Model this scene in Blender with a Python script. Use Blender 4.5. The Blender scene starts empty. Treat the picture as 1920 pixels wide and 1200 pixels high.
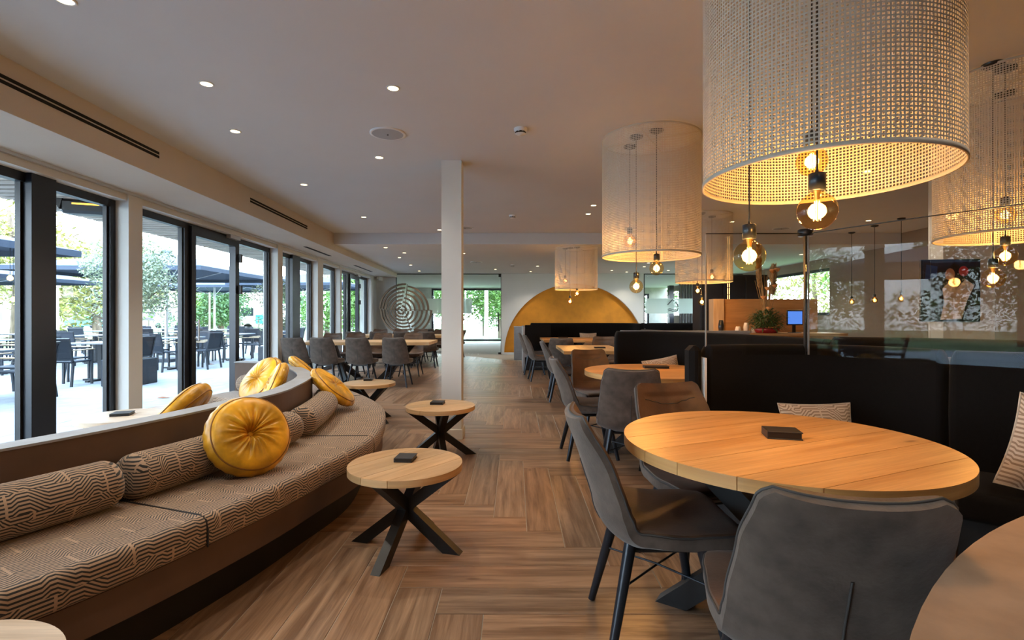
import bpy, bmesh, math, random
from math import pi, sin, cos, tan, atan2, radians, sqrt, floor as ffloor
from mathutils import Vector, Matrix
random.seed(7)
S = bpy.context.scene
C = S.collection
# ------------------------------------------------------------------ camera
F, CX, CY, CH = 938.0, 965.0, 592.0, 1.24
cd = bpy.data.cameras.new('camera'); cam = bpy.data.objects.new('camera', cd); C.objects.link(cam)
cam.location = (0, 0, CH); cam.rotation_euler = (pi / 2, 0, 0)
cd.sensor_width = 36.0; cd.lens = F / 1920 * 36; cd.shift_x = -5 / 1920; cd.shift_y = -8 / 1920
cd.clip_start = 0.05; cd.clip_end = 400
S.camera = cam
# ------------------------------------------------------------------ world, exposure
S.view_settings.view_transform = 'Standard'; S.view_settings.look = 'None'
S.view_settings.gamma = 1; S.view_settings.use_curve_mapping = False
S.view_settings.exposure = 0.0
S.cycles.use_denoising = True
S.cycles.max_bounces = 8; S.cycles.diffuse_bounces = 4; S.cycles.glossy_bounces = 4
S.cycles.transparent_max_bounces = 24; S.cycles.transmission_bounces = 6
S.cycles.sample_clamp_indirect = 6.0
S.cycles.caustics_reflective = False; S.cycles.caustics_refractive = False
S.cycles.use_light_tree = True
W = bpy.data.worlds.new('world'); S.world = W; W.use_nodes = True
wn = W.node_tree.nodes; wl = W.node_tree.links; wn.clear()
wo = wn.new('ShaderNodeOutputWorld'); wb = wn.new('ShaderNodeBackground')
wtc = wn.new('ShaderNodeTexCoord'); wsx = wn.new('ShaderNodeSeparateXYZ'); wr = wn.new('ShaderNodeValToRGB')
wr.color_ramp.elements[0].position = 0.0; wr.color_ramp.elements[0].color = (0.84, 0.92, 1.0, 1)
wr.color_ramp.elements[1].position = 0.7; wr.color_ramp.elements[1].color = (0.50, 0.72, 1.0, 1)
wl.new(wtc.outputs['Generated'], wsx.inputs[0]); wl.new(wsx.outputs['Z'], wr.inputs[0])
wl.new(wr.outputs[0], wb.inputs[0]); wb.inputs[1].default_value = 19.0; wl.new(wb.outputs[0], wo.inputs[0])
SPOT_W, BULB_W = 46.0, 11.0          # downlight and filament bulb power (W)
WARM = (1.0, 0.88, 0.71); AMBER = (1.0, 0.56, 0.20)

# ------------------------------------------------------------------ picture helpers (to read positions off the photograph)
def at(px, py, Y):           # world point at depth Y seen at a pixel
    return Vector(((px - CX) / F * Y, Y, CH - (py - CY) / F * Y))
def flat(px, py, z):         # world point at height z seen at a pixel
    Y = (CH - z) * F / (py - CY)
    return Vector(((px - CX) / F * Y, Y, z))

# ------------------------------------------------------------------ materials
M = {}
def mat(name, col, rough=0.5, metal=0.0, spec=0.5, noise=0.0, nscale=8.0, bump=0.0, bscale=60.0, sheen=0.0, coat=0.0, stretch=(1, 1, 1)):
    m = bpy.data.materials.new(name); m.use_nodes = True; nt = m.node_tree
    b = nt.nodes['Principled BSDF']; M[name] = m
    b.inputs['Roughness'].default_value = rough; b.inputs['Metallic'].default_value = metal
    b.inputs['Specular IOR Level'].default_value = spec
    b.inputs['Base Color'].default_value = (*col, 1)
    if sheen: b.inputs['Sheen Weight'].default_value = sheen
    if coat: b.inputs['Coat Weight'].default_value = coat
    tc = nt.nodes.new('ShaderNodeTexCoord'); mp = nt.nodes.new('ShaderNodeMapping'); mp.inputs['Scale'].default_value = stretch
    nt.links.new(tc.outputs['Object'], mp.inputs[0])
    n = nt.nodes.new('ShaderNodeTexNoise'); n.inputs['Scale'].default_value = nscale; n.inputs['Detail'].default_value = 5
    nt.links.new(mp.outputs[0], n.inputs['Vector'])
    r = nt.nodes.new('ShaderNodeValToRGB')
    k = noise
    r.color_ramp.elements[0].position = 0.3; r.color_ramp.elements[0].color = (*[c * (1 - k) for c in col], 1)
    r.color_ramp.elements[1].position = 0.7; r.color_ramp.elements[1].color = (*[min(1, c * (1 + k)) for c in col], 1)
    nt.links.new(n.outputs['Fac'], r.inputs[0]); nt.links.new(r.outputs[0], b.inputs['Base Color'])
    if bump:
        n2 = nt.nodes.new('ShaderNodeTexNoise'); n2.inputs['Scale'].default_value = bscale; n2.inputs['Detail'].default_value = 3
        nt.links.new(mp.outputs[0], n2.inputs['Vector'])
        bp = nt.nodes.new('ShaderNodeBump'); bp.inputs['Strength'].default_value = bump; bp.inputs['Distance'].default_value = 0.004
        nt.links.new(n2.outputs['Fac'], bp.inputs['Height']); nt.links.new(bp.outputs[0], b.inputs['Normal'])
    return m

def wood(name, c1, c2, rough=0.45, knots=True, scale=1.0):
    """grain along UV.x (metres), colour varied by the piece's own tone attribute"""
    m = bpy.data.materials.new(name); m.use_nodes = True; nt = m.node_tree; N = nt.nodes.new; L = nt.links.new
    b = nt.nodes['Principled BSDF']; M[name] = m
    uv = N('ShaderNodeUVMap'); uv.uv_map = 'grain'
    mp = N('ShaderNodeMapping'); mp.inputs['Scale'].default_value = (1.6 * scale, 22 * scale, 1); L(uv.outputs[0], mp.inputs[0])
    n = N('ShaderNodeTexNoise'); n.inputs['Scale'].default_value = 1.0; n.inputs['Detail'].default_value = 6; n.inputs['Roughness'].default_value = 0.62; n.inputs['Distortion'].default_value = 0.6
    L(mp.outputs[0], n.inputs['Vector'])
    mp2 = N('ShaderNodeMapping'); mp2.inputs['Scale'].default_value = (6 * scale, 160 * scale, 1); L(uv.outputs[0], mp2.inputs[0])
    n2 = N('ShaderNodeTexNoise'); n2.inputs['Scale'].default_value = 1.0; n2.inputs['Detail'].default_value = 3; L(mp2.outputs[0], n2.inputs['Vector'])
    mp3 = N('ShaderNodeMapping'); mp3.inputs['Scale'].default_value = (1.1 * scale, 4.5 * scale, 1); L(uv.outputs[0], mp3.inputs[0])
    n3 = N('ShaderNodeTexNoise'); n3.inputs['Scale'].default_value = 1.3; n3.inputs['Detail'].default_value = 2; L(mp3.outputs[0], n3.inputs['Vector'])
    r = N('ShaderNodeValToRGB'); r.color_ramp.elements[0].position = 0.36; r.color_ramp.elements[1].position = 0.64
    r.color_ramp.elements[0].color = (*c1, 1); r.color_ramp.elements[1].color = (*c2, 1)
    L(n.outputs['Fac'], r.inputs[0])
    at_ = N('ShaderNodeAttribute'); at_.attribute_name = 'tone'
    mx = N('ShaderNodeMix'); mx.data_type = 'RGBA'; mx.blend_type = 'MULTIPLY'; mx.inputs['Factor'].default_value = 1.0
    L(r.outputs[0], mx.inputs[6]); L(at_.outputs['Color'], mx.inputs[7])
    f = N('ShaderNodeMath'); f.operation = 'MULTIPLY_ADD'; f.inputs[1].default_value = 0.55; f.inputs[2].default_value = 0.72; L(n2.outputs['Fac'], f.inputs[0])
    f3 = N('ShaderNodeMath'); f3.operation = 'MULTIPLY_ADD'; f3.inputs[1].default_value = 0.5; f3.inputs[2].default_value = 0.75; L(n3.outputs['Fac'], f3.inputs[0])
    ff = N('ShaderNodeMath'); ff.operation = 'MULTIPLY'; L(f.outputs[0], ff.inputs[0]); L(f3.outputs[0], ff.inputs[1])
    mx2 = N('ShaderNodeMix'); mx2.data_type = 'RGBA'; mx2.blend_type = 'MULTIPLY'; mx2.inputs['Factor'].default_value = 1.0
    L(mx.outputs[2], mx2.inputs[6]); L(ff.outputs[0], mx2.inputs[7])
    out = mx2.outputs[2]
    if knots:
        v = N('ShaderNodeTexVoronoi'); v.inputs['Scale'].default_value = 1.0
        mp4 = N('ShaderNodeMapping'); mp4.inputs['Scale'].default_value = (2.2, 6.0, 1); L(uv.outputs[0], mp4.inputs[0]); L(mp4.outputs[0], v.inputs['Vector'])
        kr = N('ShaderNodeValToRGB'); kr.color_ramp.elements[0].position = 0.02; kr.color_ramp.elements[0].color = (0.45, 0.38, 0.33, 1)
        kr.color_ramp.elements[1].position = 0.10; kr.color_ramp.elements[1].color = (1, 1, 1, 1); L(v.outputs['Distance'], kr.inputs[0])
        mx3 = N('ShaderNodeMix'); mx3.data_type = 'RGBA'; mx3.blend_type = 'MULTIPLY'; mx3.inputs['Factor'].default_value = 1.0
        L(out, mx3.inputs[6]); L(kr.outputs[0], mx3.inputs[7]); out = mx3.outputs[2]
    L(out, b.inputs['Base Color'])
    b.inputs['Roughness'].default_value = rough
    bp = N('ShaderNodeBump'); bp.inputs['Strength'].default_value = 0.12; bp.inputs['Distance'].default_value = 0.002
    L(n2.outputs['Fac'], bp.inputs['Height']); L(bp.outputs[0], b.inputs['Normal'])
    return m

def maze(name, light, dark, scale=1.0, contrast=1.0):
    """woven meander pattern on the UV (metres)"""
    m = bpy.data.materials.new(name); m.use_nodes = True; nt = m.node_tree; N = nt.nodes.new; L = nt.links.new
    b = nt.nodes['Principled BSDF']; M[name] = m
    uv = N('ShaderNodeUVMap'); uv.uv_map = 'grain'; sp = N('ShaderNodeSeparateXYZ'); L(uv.outputs[0], sp.inputs[0])
    def mth(op, a, bb=None, c=None):
        x = N('ShaderNodeMath'); x.operation = op
        for i, q in enumerate((a, bb, c)):
            if q is None: continue
            if isinstance(q, (int, float)): x.inputs[i].default_value = q
            else: L(q, x.inputs[i])
        return x.outputs[0]
    u, v = sp.outputs['X'], sp.outputs['Y']
    band = mth('FLOOR', mth('MULTIPLY', v, 12.0 * scale))                    # bands of rows
    sh = mth('MULTIPLY', band, 0.37)
    uu = mth('ADD', mth('MULTIPLY', u, 7.2 * scale), sh)
    tri = mth('PINGPONG', uu, 1.0)
    ramp = mth('MINIMUM', mth('MAXIMUM', mth('MULTIPLY_ADD', tri, 4.0, -1.5), 0.0), 1.0)
    step = mth('PINGPONG', mth('ADD', mth('MULTIPLY', u, 13.0 * scale), mth('MULTIPLY', band, 0.5)), 1.0)
    step = mth('MINIMUM', mth('MAXIMUM', mth('MULTIPLY_ADD', step, 5.0, -2.0), 0.0), 1.0)
    off = mth('ADD', mth('MULTIPLY', ramp, 2.5), mth('MULTIPLY', step, 0.85))
    st = mth('FRACT', mth('ADD', mth('MULTIPLY', v, 70.0 * scale), off))
    mk = mth('GREATER_THAN', st, 0.46)
    gate = mth('GREATER_THAN', mth('FRACT', mth('MULTIPLY_ADD', uu, 0.5, mth('MULTIPLY', band, 0.21))), 0.975)
    mk = mth('MAXIMUM', mk, gate)
    mx = N('ShaderNodeMix'); mx.data_type = 'RGBA'; L(mk, mx.inputs['Factor'])
    mx.inputs[6].default_value = (*dark, 1); mx.inputs[7].default_value = (*light, 1)
    n = N('ShaderNodeTexNoise'); n.inputs['Scale'].default_value = 500; L(uv.outputs[0], n.inputs['Vector'])
    mm = N('ShaderNodeMix'); mm.data_type = 'RGBA'; mm.blend_type = 'MULTIPLY'; mm.inputs['Factor'].default_value = 0.5
    L(mx.outputs[2], mm.inputs[6]); L(n.outputs['Color'], mm.inputs[7]); L(mx.outputs[2], b.inputs['Base Color'])
    b.inputs['Roughness'].default_value = 0.85; b.inputs['Sheen Weight'].default_value = 0.25
    bp = N('ShaderNodeBump'); bp.inputs['Strength'].default_value = 0.35; bp.inputs['Distance'].default_value = 0.003
    L(mk, bp.inputs['Height']); L(bp.outputs[0], b.inputs['Normal'])
    return m

def emis(name, col, s):
    m = bpy.data.materials.new(name); m.use_nodes = True; nt = m.node_tree; nt.nodes.clear(); M[name] = m
    e = nt.nodes.new('ShaderNodeEmission'); o = nt.nodes.new('ShaderNodeOutputMaterial')
    e.inputs[0].default_value = (*col, 1); e.inputs[1].default_value = s; nt.links.new(e.outputs[0], o.inputs[0]); return m

def glass(name, tint=(1, 1, 1), ior=1.5, gain=1.0, base=0.0, rough=0.0, diff=0.0, dcol=(1, 1, 1)):
    m = bpy.data.materials.new(name); m.use_nodes = True; nt = m.node_tree; nt.nodes.clear(); M[name] = m; N = nt.nodes.new; L = nt.links.new
    o = N('ShaderNodeOutputMaterial'); t = N('ShaderNodeBsdfTransparent'); g = N('ShaderNodeBsdfGlossy'); g.inputs['Roughness'].default_value = rough
    t.inputs[0].default_value = (*tint, 1); fr = N('ShaderNodeLayerWeight'); fr.inputs[0].default_value = 0.5
    pw = N('ShaderNodeMath'); pw.operation = 'POWER'; pw.inputs[1].default_value = 5.0; L(fr.outputs['Facing'], pw.inputs[0])
    ma = N('ShaderNodeMath'); ma.operation = 'MULTIPLY_ADD'; ma.inputs[1].default_value = gain; ma.inputs[2].default_value = base; ma.use_clamp = True
    L(pw.outputs[0], ma.inputs[0]); mx = N('ShaderNodeMixShader'); L(ma.outputs[0], mx.inputs[0]); L(t.outputs[0], mx.inputs[1]); L(g.outputs[0], mx.inputs[2])
    out = mx.outputs[0]
    if diff:
        d = N('ShaderNodeBsdfDiffuse'); d.inputs[0].default_value = (*dcol, 1); tr = N('ShaderNodeBsdfTranslucent'); tr.inputs[0].default_value = (*dcol, 1)
        a = N('ShaderNodeMixShader'); L(d.outputs[0], a.inputs[1]); L(tr.outputs[0], a.inputs[2])
        m2 = N('ShaderNodeMixShader'); m2.inputs[0].default_value = diff; L(out, m2.inputs[1]); L(a.outputs[0], m2.inputs[2]); out = m2.outputs[0]
    L(out, o.inputs[0]); return m

mat('plaster', (0.64, 0.645, 0.63), 0.9, noise=0.02, nscale=3, bump=0.05)
mat('ceiling_paint', (0.58, 0.595, 0.62), 0.92, noise=0.015, nscale=2)
mat('beige_paint', (0.56, 0.50, 0.43), 0.9, noise=0.02, nscale=3)
mat('ochre_plaster', (0.60, 0.235, 0.014), 0.8, noise=0.14, nscale=3.5, bump=0.15, bscale=12)
mat('grout', (0.50, 0.45, 0.38), 0.9, noise=0.1, nscale=30)
mat('anthracite_metal', (0.011, 0.014, 0.021), 0.34, metal=0.2, noise=0.03)
mat('black_steel', (0.020, 0.021, 0.023), 0.38, metal=0.35, noise=0.1, nscale=20, bump=0.05)
mat('blue_steel', (0.022, 0.028, 0.038), 0.30, metal=0.4, noise=0.05)
mat('grey_panel', (0.30, 0.31, 0.33), 0.55, noise=0.10, nscale=9, bump=0.08, bscale=30)
mat('brown_panel', (0.105, 0.060, 0.040), 0.55, noise=0.12, nscale=7, bump=0.06, bscale=30)
mat('black_plinth', (0.006, 0.006, 0.007), 0.6)
mat('black_fabric', (0.0048, 0.0042, 0.0046), 0.95, noise=0.15, nscale=60, bump=0.15, bscale=400, sheen=0.04, spec=0.2)
mat('suede_grey', (0.088, 0.067, 0.055), 0.75, noise=0.32, nscale=16, bump=0.25, bscale=90, sheen=0.25, spec=0.3)
mat('suede_lamplit', (0.078, 0.040, 0.021), 0.50, noise=0.40, nscale=7, bump=0.2, bscale=90, sheen=0.1, spec=0.4)  # same suede as the shell, warm lamplight put into the colour
mat('suede_tan', (0.27, 0.185, 0.13), 0.7, noise=0.22, nscale=9, bump=0.15, bscale=60)
mat('piping_grey', (0.045, 0.044, 0.045), 0.6)
mat('velvet_gold', (0.66, 0.33, 0.010), 0.36, noise=0.5, nscale=9, bump=0.6, bscale=14, sheen=0.08, spec=0.5)
mat('gold_piping', (0.25, 0.10, 0.008), 0.6)
mat('black_leather', (0.018, 0.016, 0.017), 0.5, noise=0.2, nscale=40, bump=0.2, bscale=200)
mat('shade_metal', (0.54, 0.50, 0.45), 0.6)
mat('black_plastic', (0.01, 0.01, 0.011), 0.35)
mat('white_plastic', (0.72, 0.74, 0.77), 0.5)
mat('slot_black', (0.004, 0.004, 0.004), 0.9)
mat('grey_mesh', (0.36, 0.38, 0.41), 0.7)
mat('brass', (0.75, 0.52, 0.22), 0.3, metal=1.0)
mat('aluminium', (0.55, 0.55, 0.56), 0.35, metal=0.7)
mat('terrace_stone', (0.36, 0.37, 0.385), 0.7, noise=0.14, nscale=5, bump=0.1, bscale=20)
mat('terrace_frame', (0.012, 0.016, 0.024), 0.5, noise=0.05)
mat('terrace_mesh', (0.02, 0.025, 0.036), 0.75, noise=0.1, nscale=60)
mat('teak', (0.42, 0.30, 0.18), 0.5, noise=0.2, nscale=12)
mat('slate_top', (0.20, 0.215, 0.24), 0.5, noise=0.08)
mat('canopy_cloth', (0.030, 0.042, 0.066), 0.8, noise=0.05)
mat('planter_grey', (0.035, 0.04, 0.05), 0.7, noise=0.1)
mat('soil', (0.03, 0.02, 0.014), 1.0, noise=0.3, nscale=30)
mat('bark', (0.14, 0.10, 0.07), 0.9, noise=0.4, nscale=9, bump=0.6, bscale=20, stretch=(1, 1, 0.2))
mat('birch_bark', (0.62, 0.62, 0.58), 0.8, noise=0.25, nscale=6, stretch=(1, 1, 3))
mat('olive_leaf', (0.26, 0.30, 0.19), 0.6, noise=0.35, nscale=3)
mat('green_leaf', (0.10, 0.20, 0.035), 0.6, noise=0.45, nscale=1.2)
mat('dark_leaf', (0.05, 0.11, 0.03), 0.6, noise=0.45, nscale=1.2)
mat('autumn_leaf', (0.26, 0.25, 0.07), 0.6, noise=0.5, nscale=1.0)
mat('dry_leaf', (0.33, 0.10, 0.03), 0.7, noise=0.3)
mat('lawn_green', (0.15, 0.21, 0.07), 0.9, noise=0.35, nscale=0.8)
mat('asphalt', (0.22, 0.22, 0.23), 0.9, noise=0.1)
mat('house_white', (0.55, 0.53, 0.50), 0.9, noise=0.05)
mat('roof_tile', (0.20, 0.13, 0.10), 0.8, noise=0.2)
mat('dark_glass', (0.02, 0.025, 0.03), 0.1)
mat('car_paint', (0.42, 0.43, 0.45), 0.3)
mat('bus_green', (0.03, 0.30, 0.27), 0.4)
mat('banner_yellow', (0.7, 0.5, 0.03), 0.6)
mat('concrete', (0.42, 0.42, 0.38), 0.85, noise=0.13, nscale=4, bump=0.1, bscale=10)
mat('slat_dark', (0.05, 0.048, 0.046), 0.6)
mat('slat_grey', (0.30, 0.28, 0.26), 0.7)
mat('navy_dark', (0.010, 0.014, 0.024), 0.45, noise=0.2)
mat('navy_cloth', (0.012, 0.022, 0.05), 0.8)
mat('pampas', (0.50, 0.38, 0.22), 0.9, noise=0.2, nscale=20)
mat('dried_stem', (0.34, 0.22, 0.10), 0.9, noise=0.3, nscale=20)
mat('red_vase', (0.30, 0.012, 0.02), 0.25, spec=0.7)
mat('orange_bloom', (0.60, 0.28, 0.10), 0.7, noise=0.2, nscale=20)
mat('art_dark', (0.022, 0.012, 0.010), 0.5, noise=0.3, nscale=3)
mat('art_jacket', (0.55, 0.38, 0.24), 0.7, noise=0.35, nscale=9)
mat('art_red', (0.50, 0.03, 0.02), 0.6)
mat('art_blue', (0.02, 0.04, 0.12), 0.6)
mat('art_skin', (0.45, 0.20, 0.10), 0.6)
mat('linen', (0.55, 0.50, 0.43), 0.9, noise=0.06, nscale=30)
mat('frost_logo', (0.05, 0.055, 0.06), 0.5)
mat('ceramic', (0.75, 0.72, 0.68), 0.3)
mat('fence_wood', (0.16, 0.13, 0.10), 0.9)
mat('horse_hide', (0.03, 0.02, 0.014), 0.8)
mat('rear_wall', (0.30, 0.24, 0.19), 0.9, noise=0.03)
wood('floor_wood', (0.190, 0.105, 0.058), (0.42, 0.262, 0.160), rough=0.33)
wood('oak_board', (0.60, 0.355, 0.155), (0.76, 0.50, 0.26), rough=0.38, scale=0.8)
wood('oak_warm_lamplit', (0.54, 0.28, 0.095), (0.70, 0.42, 0.17), rough=0.36, scale=0.8)  # oak tone with some of the bulbs' warm light put into it
wood('oak_pale', (0.55, 0.42, 0.29), (0.68, 0.55, 0.41), rough=0.45, knots=False, scale=0.8)
wood('panel_wood', (0.40, 0.20, 0.075), (0.52, 0.28, 0.11), rough=0.5, knots=False, scale=0.5)
wood('pale_panel', (0.50, 0.36, 0.22), (0.62, 0.47, 0.31), rough=0.5, knots=False, scale=0.5)
wood('sculpture_wood', (0.09, 0.055, 0.032), (0.20, 0.12, 0.065), rough=0.6, knots=False)
wood('soffit_wood', (0.42, 0.34, 0.27), (0.56, 0.47, 0.39), rough=0.7, knots=False)
maze('maze_fabric', (0.42, 0.29, 0.195), (0.018, 0.018, 0.018), 1.0)
maze('maze_pale', (0.62, 0.53, 0.44), (0.30, 0.22, 0.16), 0.75)
emis('lens_glow', (1.0, 0.78, 0.42), 9.0)
emis('filament_glow', (1.0, 0.55, 0.18), 22.0)
emis('heater_glow', (1.0, 0.45, 0.05), 5.0)
emis('gold_tube', (1.0, 0.62, 0.22), 3.2)
emis('screen_blue', (0.10, 0.25, 0.8), 1.2)
emis('terrace_bulb', (1.0, 0.65, 0.25), 5.0)
glass('window_glass', (0.96, 0.985, 0.985), 1.45, 0.30, 0.015)
glass('screen_glass', (0.97, 0.97, 0.96), 1.5, 0.7, 0.010)
glass('partition_glass', (0.98, 0.985, 0.985), 1.45, 0.6, 0.02)
glass('amber_glass', (1.0, 0.80, 0.52), 1.5, 0.8, 0.045)
glass('frosted_film', (0.9, 0.97, 0.94), 1.4, 0.3, 0.02, diff=0.72, dcol=(0.78, 0.88, 0.84))

# ------------------------------------------------------------------ mesh helpers
class MB:
    def __init__(s): s.v = []; s.f = []; s.uv = []; s.m = []; s.tone = []; s.sm = []; s.xf = None
    def _tone(s): return getattr(s, 'cur', (1, 1, 1))
    def add(s, vs, fs, uvs=None, smooth=False, mi=0, matrix=None):
        b = len(s.v)
        for p in vs:
            p = Vector(p)
            if matrix is not None: p = matrix @ p
            s.v.append(tuple(p))
        for i, f in enumerate(fs):
            s.f.append([b + k for k in f]); s.sm.append(smooth); s.m.append(mi); s.tone.append(s._tone())
            s.uv.append([tuple(uvs[k][:2]) for k in f] if (uvs and not isinstance(uvs[0], list)) else (uvs[i] if uvs else None))
        return s
    def box(s, x0, x1, y0, y1, z0, z1, bev=0.0, matrix=None, mi=0, grain='x', off=(0, 0)):
        if x1 < x0: x0, x1 = x1, x0
        if y1 < y0: y0, y1 = y1, y0
        if z1 < z0: z0, z1 = z1, z0
        if bev <= 0:
            vs = [(x, y, z) for x in (x0, x1) for y in (y0, y1) for z in (z0, z1)]
            fs = [(0, 1, 3, 2), (4, 6, 7, 5), (0, 4, 5, 1), (2, 3, 7, 6), (0, 2, 6, 4), (1, 5, 7, 3)]
            sm = False
        else:
            bev = min(bev, (x1 - x0) * .49, (y1 - y0) * .49, (z1 - z0) * .49)
            vs = []; idx = {}
            for ix, x in enumerate((x0, x1)):
                for iy, y in enumerate((y0, y1)):
                    for iz, z in enumerate((z0, z1)):
                        dx = bev if ix == 0 else -bev; dy = bev if iy == 0 else -bev; dz = bev if iz == 0 else -bev
                        idx[(ix, iy, iz, 'x')] = len(vs); vs.append((x, y + dy, z + dz))
                        idx[(ix, iy, iz, 'y')] = len(vs); vs.append((x + dx, y, z + dz))
                        idx[(ix, iy, iz, 'z')] = len(vs); vs.append((x + dx, y + dy, z))
            I = idx; fs = []
            for i in (0, 1):
                a = [I[(i, 0, 0, 'x')], I[(i, 1, 0, 'x')], I[(i, 1, 1, 'x')], I[(i, 0, 1, 'x')]]; fs.append(a if i else a[::-1])
                a = [I[(0, i, 0, 'y')], I[(0, i, 1, 'y')], I[(1, i, 1, 'y')], I[(1, i, 0, 'y')]]; fs.append(a if i else a[::-1])
                a = [I[(0, 0, i, 'z')], I[(1, 0, i, 'z')], I[(1, 1, i, 'z')], I[(0, 1, i, 'z')]]; fs.append(a if i else a[::-1])
            for a in (0, 1):
                for b in (0, 1):
                    fs.append([I[(a, b, 0, 'x')], I[(a, b, 1, 'x')], I[(a, b, 1, 'y')], I[(a, b, 0, 'y')]])
                    fs.append([I[(a, 0, b, 'x')], I[(a, 1, b, 'x')], I[(a, 1, b, 'z')], I[(a, 0, b, 'z')]])
                    fs.append([I[(0, a, b, 'y')], I[(1, a, b, 'y')], I[(1, a, b, 'z')], I[(0, a, b, 'z')]])
                    for c in (0, 1): fs.append([I[(a, b, c, 'x')], I[(a, b, c, 'y')], I[(a, b, c, 'z')]])
            sm = False
        uvs = []
        for f in fs:
            ps = [vs[k] for k in f]
            n = (Vector(ps[1]) - Vector(ps[0])).cross(Vector(ps[2]) - Vector(ps[0]))
            ax = max(range(3), key=lambda q: abs(n[q]))
            g = 'xyz'.index(grain)
            if ax == g: u_, v_ = [q for q in range(3) if q != ax]; 
            else: u_ = g; v_ = [q for q in range(3) if q not in (ax, g)][0]
            uvs.append([(p[u_] + off[0], p[v_] + off[1]) for p in ps])
        return s.add(vs, fs, uvs, sm, mi, matrix)
    def prism(s, poly, z0, z1, matrix=None, mi=0, off=(0, 0), smooth_side=False):
        n = len(poly); vs = [(x, y, z0) for x, y in poly] + [(x, y, z1) for x, y in poly]
        fs = [list(range(n - 1, -1, -1)), list(range(n, 2 * n))]
        uv = [[(poly[k][0] + off[0], poly[k][1] + off[1]) for k in f] for f in ([*range(n - 1, -1, -1)], [*range(n)])]
        s.add(vs, fs, uv, False, mi, matrix)
        L = 0; f2 = []; uv2 = []
        for i in range(n):
            j = (i + 1) % n; d = math.hypot(poly[j][0] - poly[i][0], poly[j][1] - poly[i][1])
            f2.append([i, j, n + j, n + i]); uv2.append([(poly[i][0] + off[0], z0 * .5 + off[1]), (poly[j][0] + off[0], z0 * .5 + off[1] ), (poly[j][0] + off[0], z1 * .5 + off[1]), (poly[i][0] + off[0], z1 * .5 + off[1])]); L += d
        s.add(vs, f2, uv2, smooth_side, mi, matrix)
        return s
    def tube(s, pts, r, n=8, cap=True, r1=None, mi=0, closed=False, sq=False, ratio=1.0, up=None):
        pts = [Vector(p) for p in pts]; m = len(pts); vs = []; up0 = None
        for i, p in enumerate(pts):
            if closed: t = (pts[(i + 1) % m] - pts[i - 1]).normalized()
            else: t = (pts[min(i + 1, m - 1)] - pts[max(i - 1, 0)]).normalized()
            if up0 is None:
                a = Vector(up) if up else (Vector((0, 0, 1)) if abs(t.z) < 0.9 else Vector((1, 0, 0)))
            else: a = up0
            bn = t.cross(a); 
            if bn.length < 1e-6: bn = t.cross(Vector((0, 1, 0.1)))
            bn.normalize(); nn = bn.cross(t).normalized(); up0 = nn
            rr = r if r1 is None else r + (r1 - r) * i / (m - 1)
            if callable(r): rr = r(i / max(1, m - 1))
            for k in range(n):
                an = 2 * pi * (k + (0.5 if sq else 0)) / n
                vs.append(p + nn * (cos(an) * rr) + bn * (sin(an) * rr * ratio))
        fs = []
        for i in range(m if closed else m - 1):
            for k in range(n):
                a = i * n + k; b = i * n + (k + 1) % n; c = ((i + 1) % m) * n + (k + 1) % n; d = ((i + 1) % m) * n + k
                fs.append((a, d, c, b))
        uvs = [(i // n * 0.02, (i % n) / n) for i in range(len(vs))]
        s.add(vs, fs, uvs, not sq, mi)
        if cap and not closed:
            s.add(vs[:n], [tuple(range(n))], None, False, mi); s.add(vs[-n:], [tuple(range(n - 1, -1, -1))], None, False, mi)
        return s
    def beam(s, a, b, w, h, up=(0, 0, 1), mi=0, ext=0):
        a, b = Vector(a), Vector(b); t = (b - a).normalized(); a = a - t * ext; b = b + t * ext
        sd = t.cross(Vector(up)); 
        if sd.length < 1e-5: sd = Vector((1, 0, 0))
        sd.normalize(); u2 = sd.cross(t)
        vs = [p + sd * (i * w / 2) + u2 * (j * h / 2) for p in (a, b) for i, j in ((-1, -1), (1, -1), (1, 1), (-1, 1))]
        return s.add(vs, [(0, 1, 2, 3), (7, 6, 5, 4), (0, 4, 5, 1), (1, 5, 6, 2), (2, 6, 7, 3), (3, 7, 4, 0)], None, False, mi)
    def lathe(s, prof, n=24, c=(0, 0, 0), mi=0, smooth=True, matrix=None, caps=True):
        vs = []; c = Vector(c)
        for r, z in prof:
            for k in range(n): vs.append(Vector((r * cos(2 * pi * k / n), r * sin(2 * pi * k / n), z)) + c)
        fs = []
        for i in range(len(prof) - 1):
            for k in range(n): fs.append((i * n + k, i * n + (k + 1) % n, (i + 1) * n + (k + 1) % n, (i + 1) * n + k))
        uvs = [((k % n) / n * 0.6, (k // n) * 0.05) for k in range(len(vs))]
        s.add(vs, fs, uvs, smooth, mi, matrix)
        if not caps: return s
        if prof[0][0] > 1e-4: s.add(vs[:n], [tuple(range(n - 1, -1, -1))], None, False, mi, matrix)
        if prof[-1][0] > 1e-4: s.add(vs[-n:], [tuple(range(n))], None, False, mi, matrix)
        return s
    def grid(s, rows, uvr=None, closed_u=False, closed_v=False, smooth=True, mi=0, flip=False):
        R = len(rows); K = len(rows[0]); vs = [p for r in rows for p in r]; fs = []; uvs = []
        for i in range(R if closed_v else R - 1):
            for k in range(K if closed_u else K - 1):
                i2 = (i + 1) % R; k2 = (k + 1) % K
                f = [i * K + k, i * K + k2, i2 * K + k2, i2 * K + k]
                if uvr: u = [uvr[i][k], uvr[i][k + 1], uvr[i + 1][k + 1], uvr[i + 1][k]]
                else: u = [(0, 0)] * 4
                if flip: f = f[::-1]; u = u[::-1]
                fs.append(f); uvs.append(u)
        s.add(vs, fs, uvs, smooth, mi); return s
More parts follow.
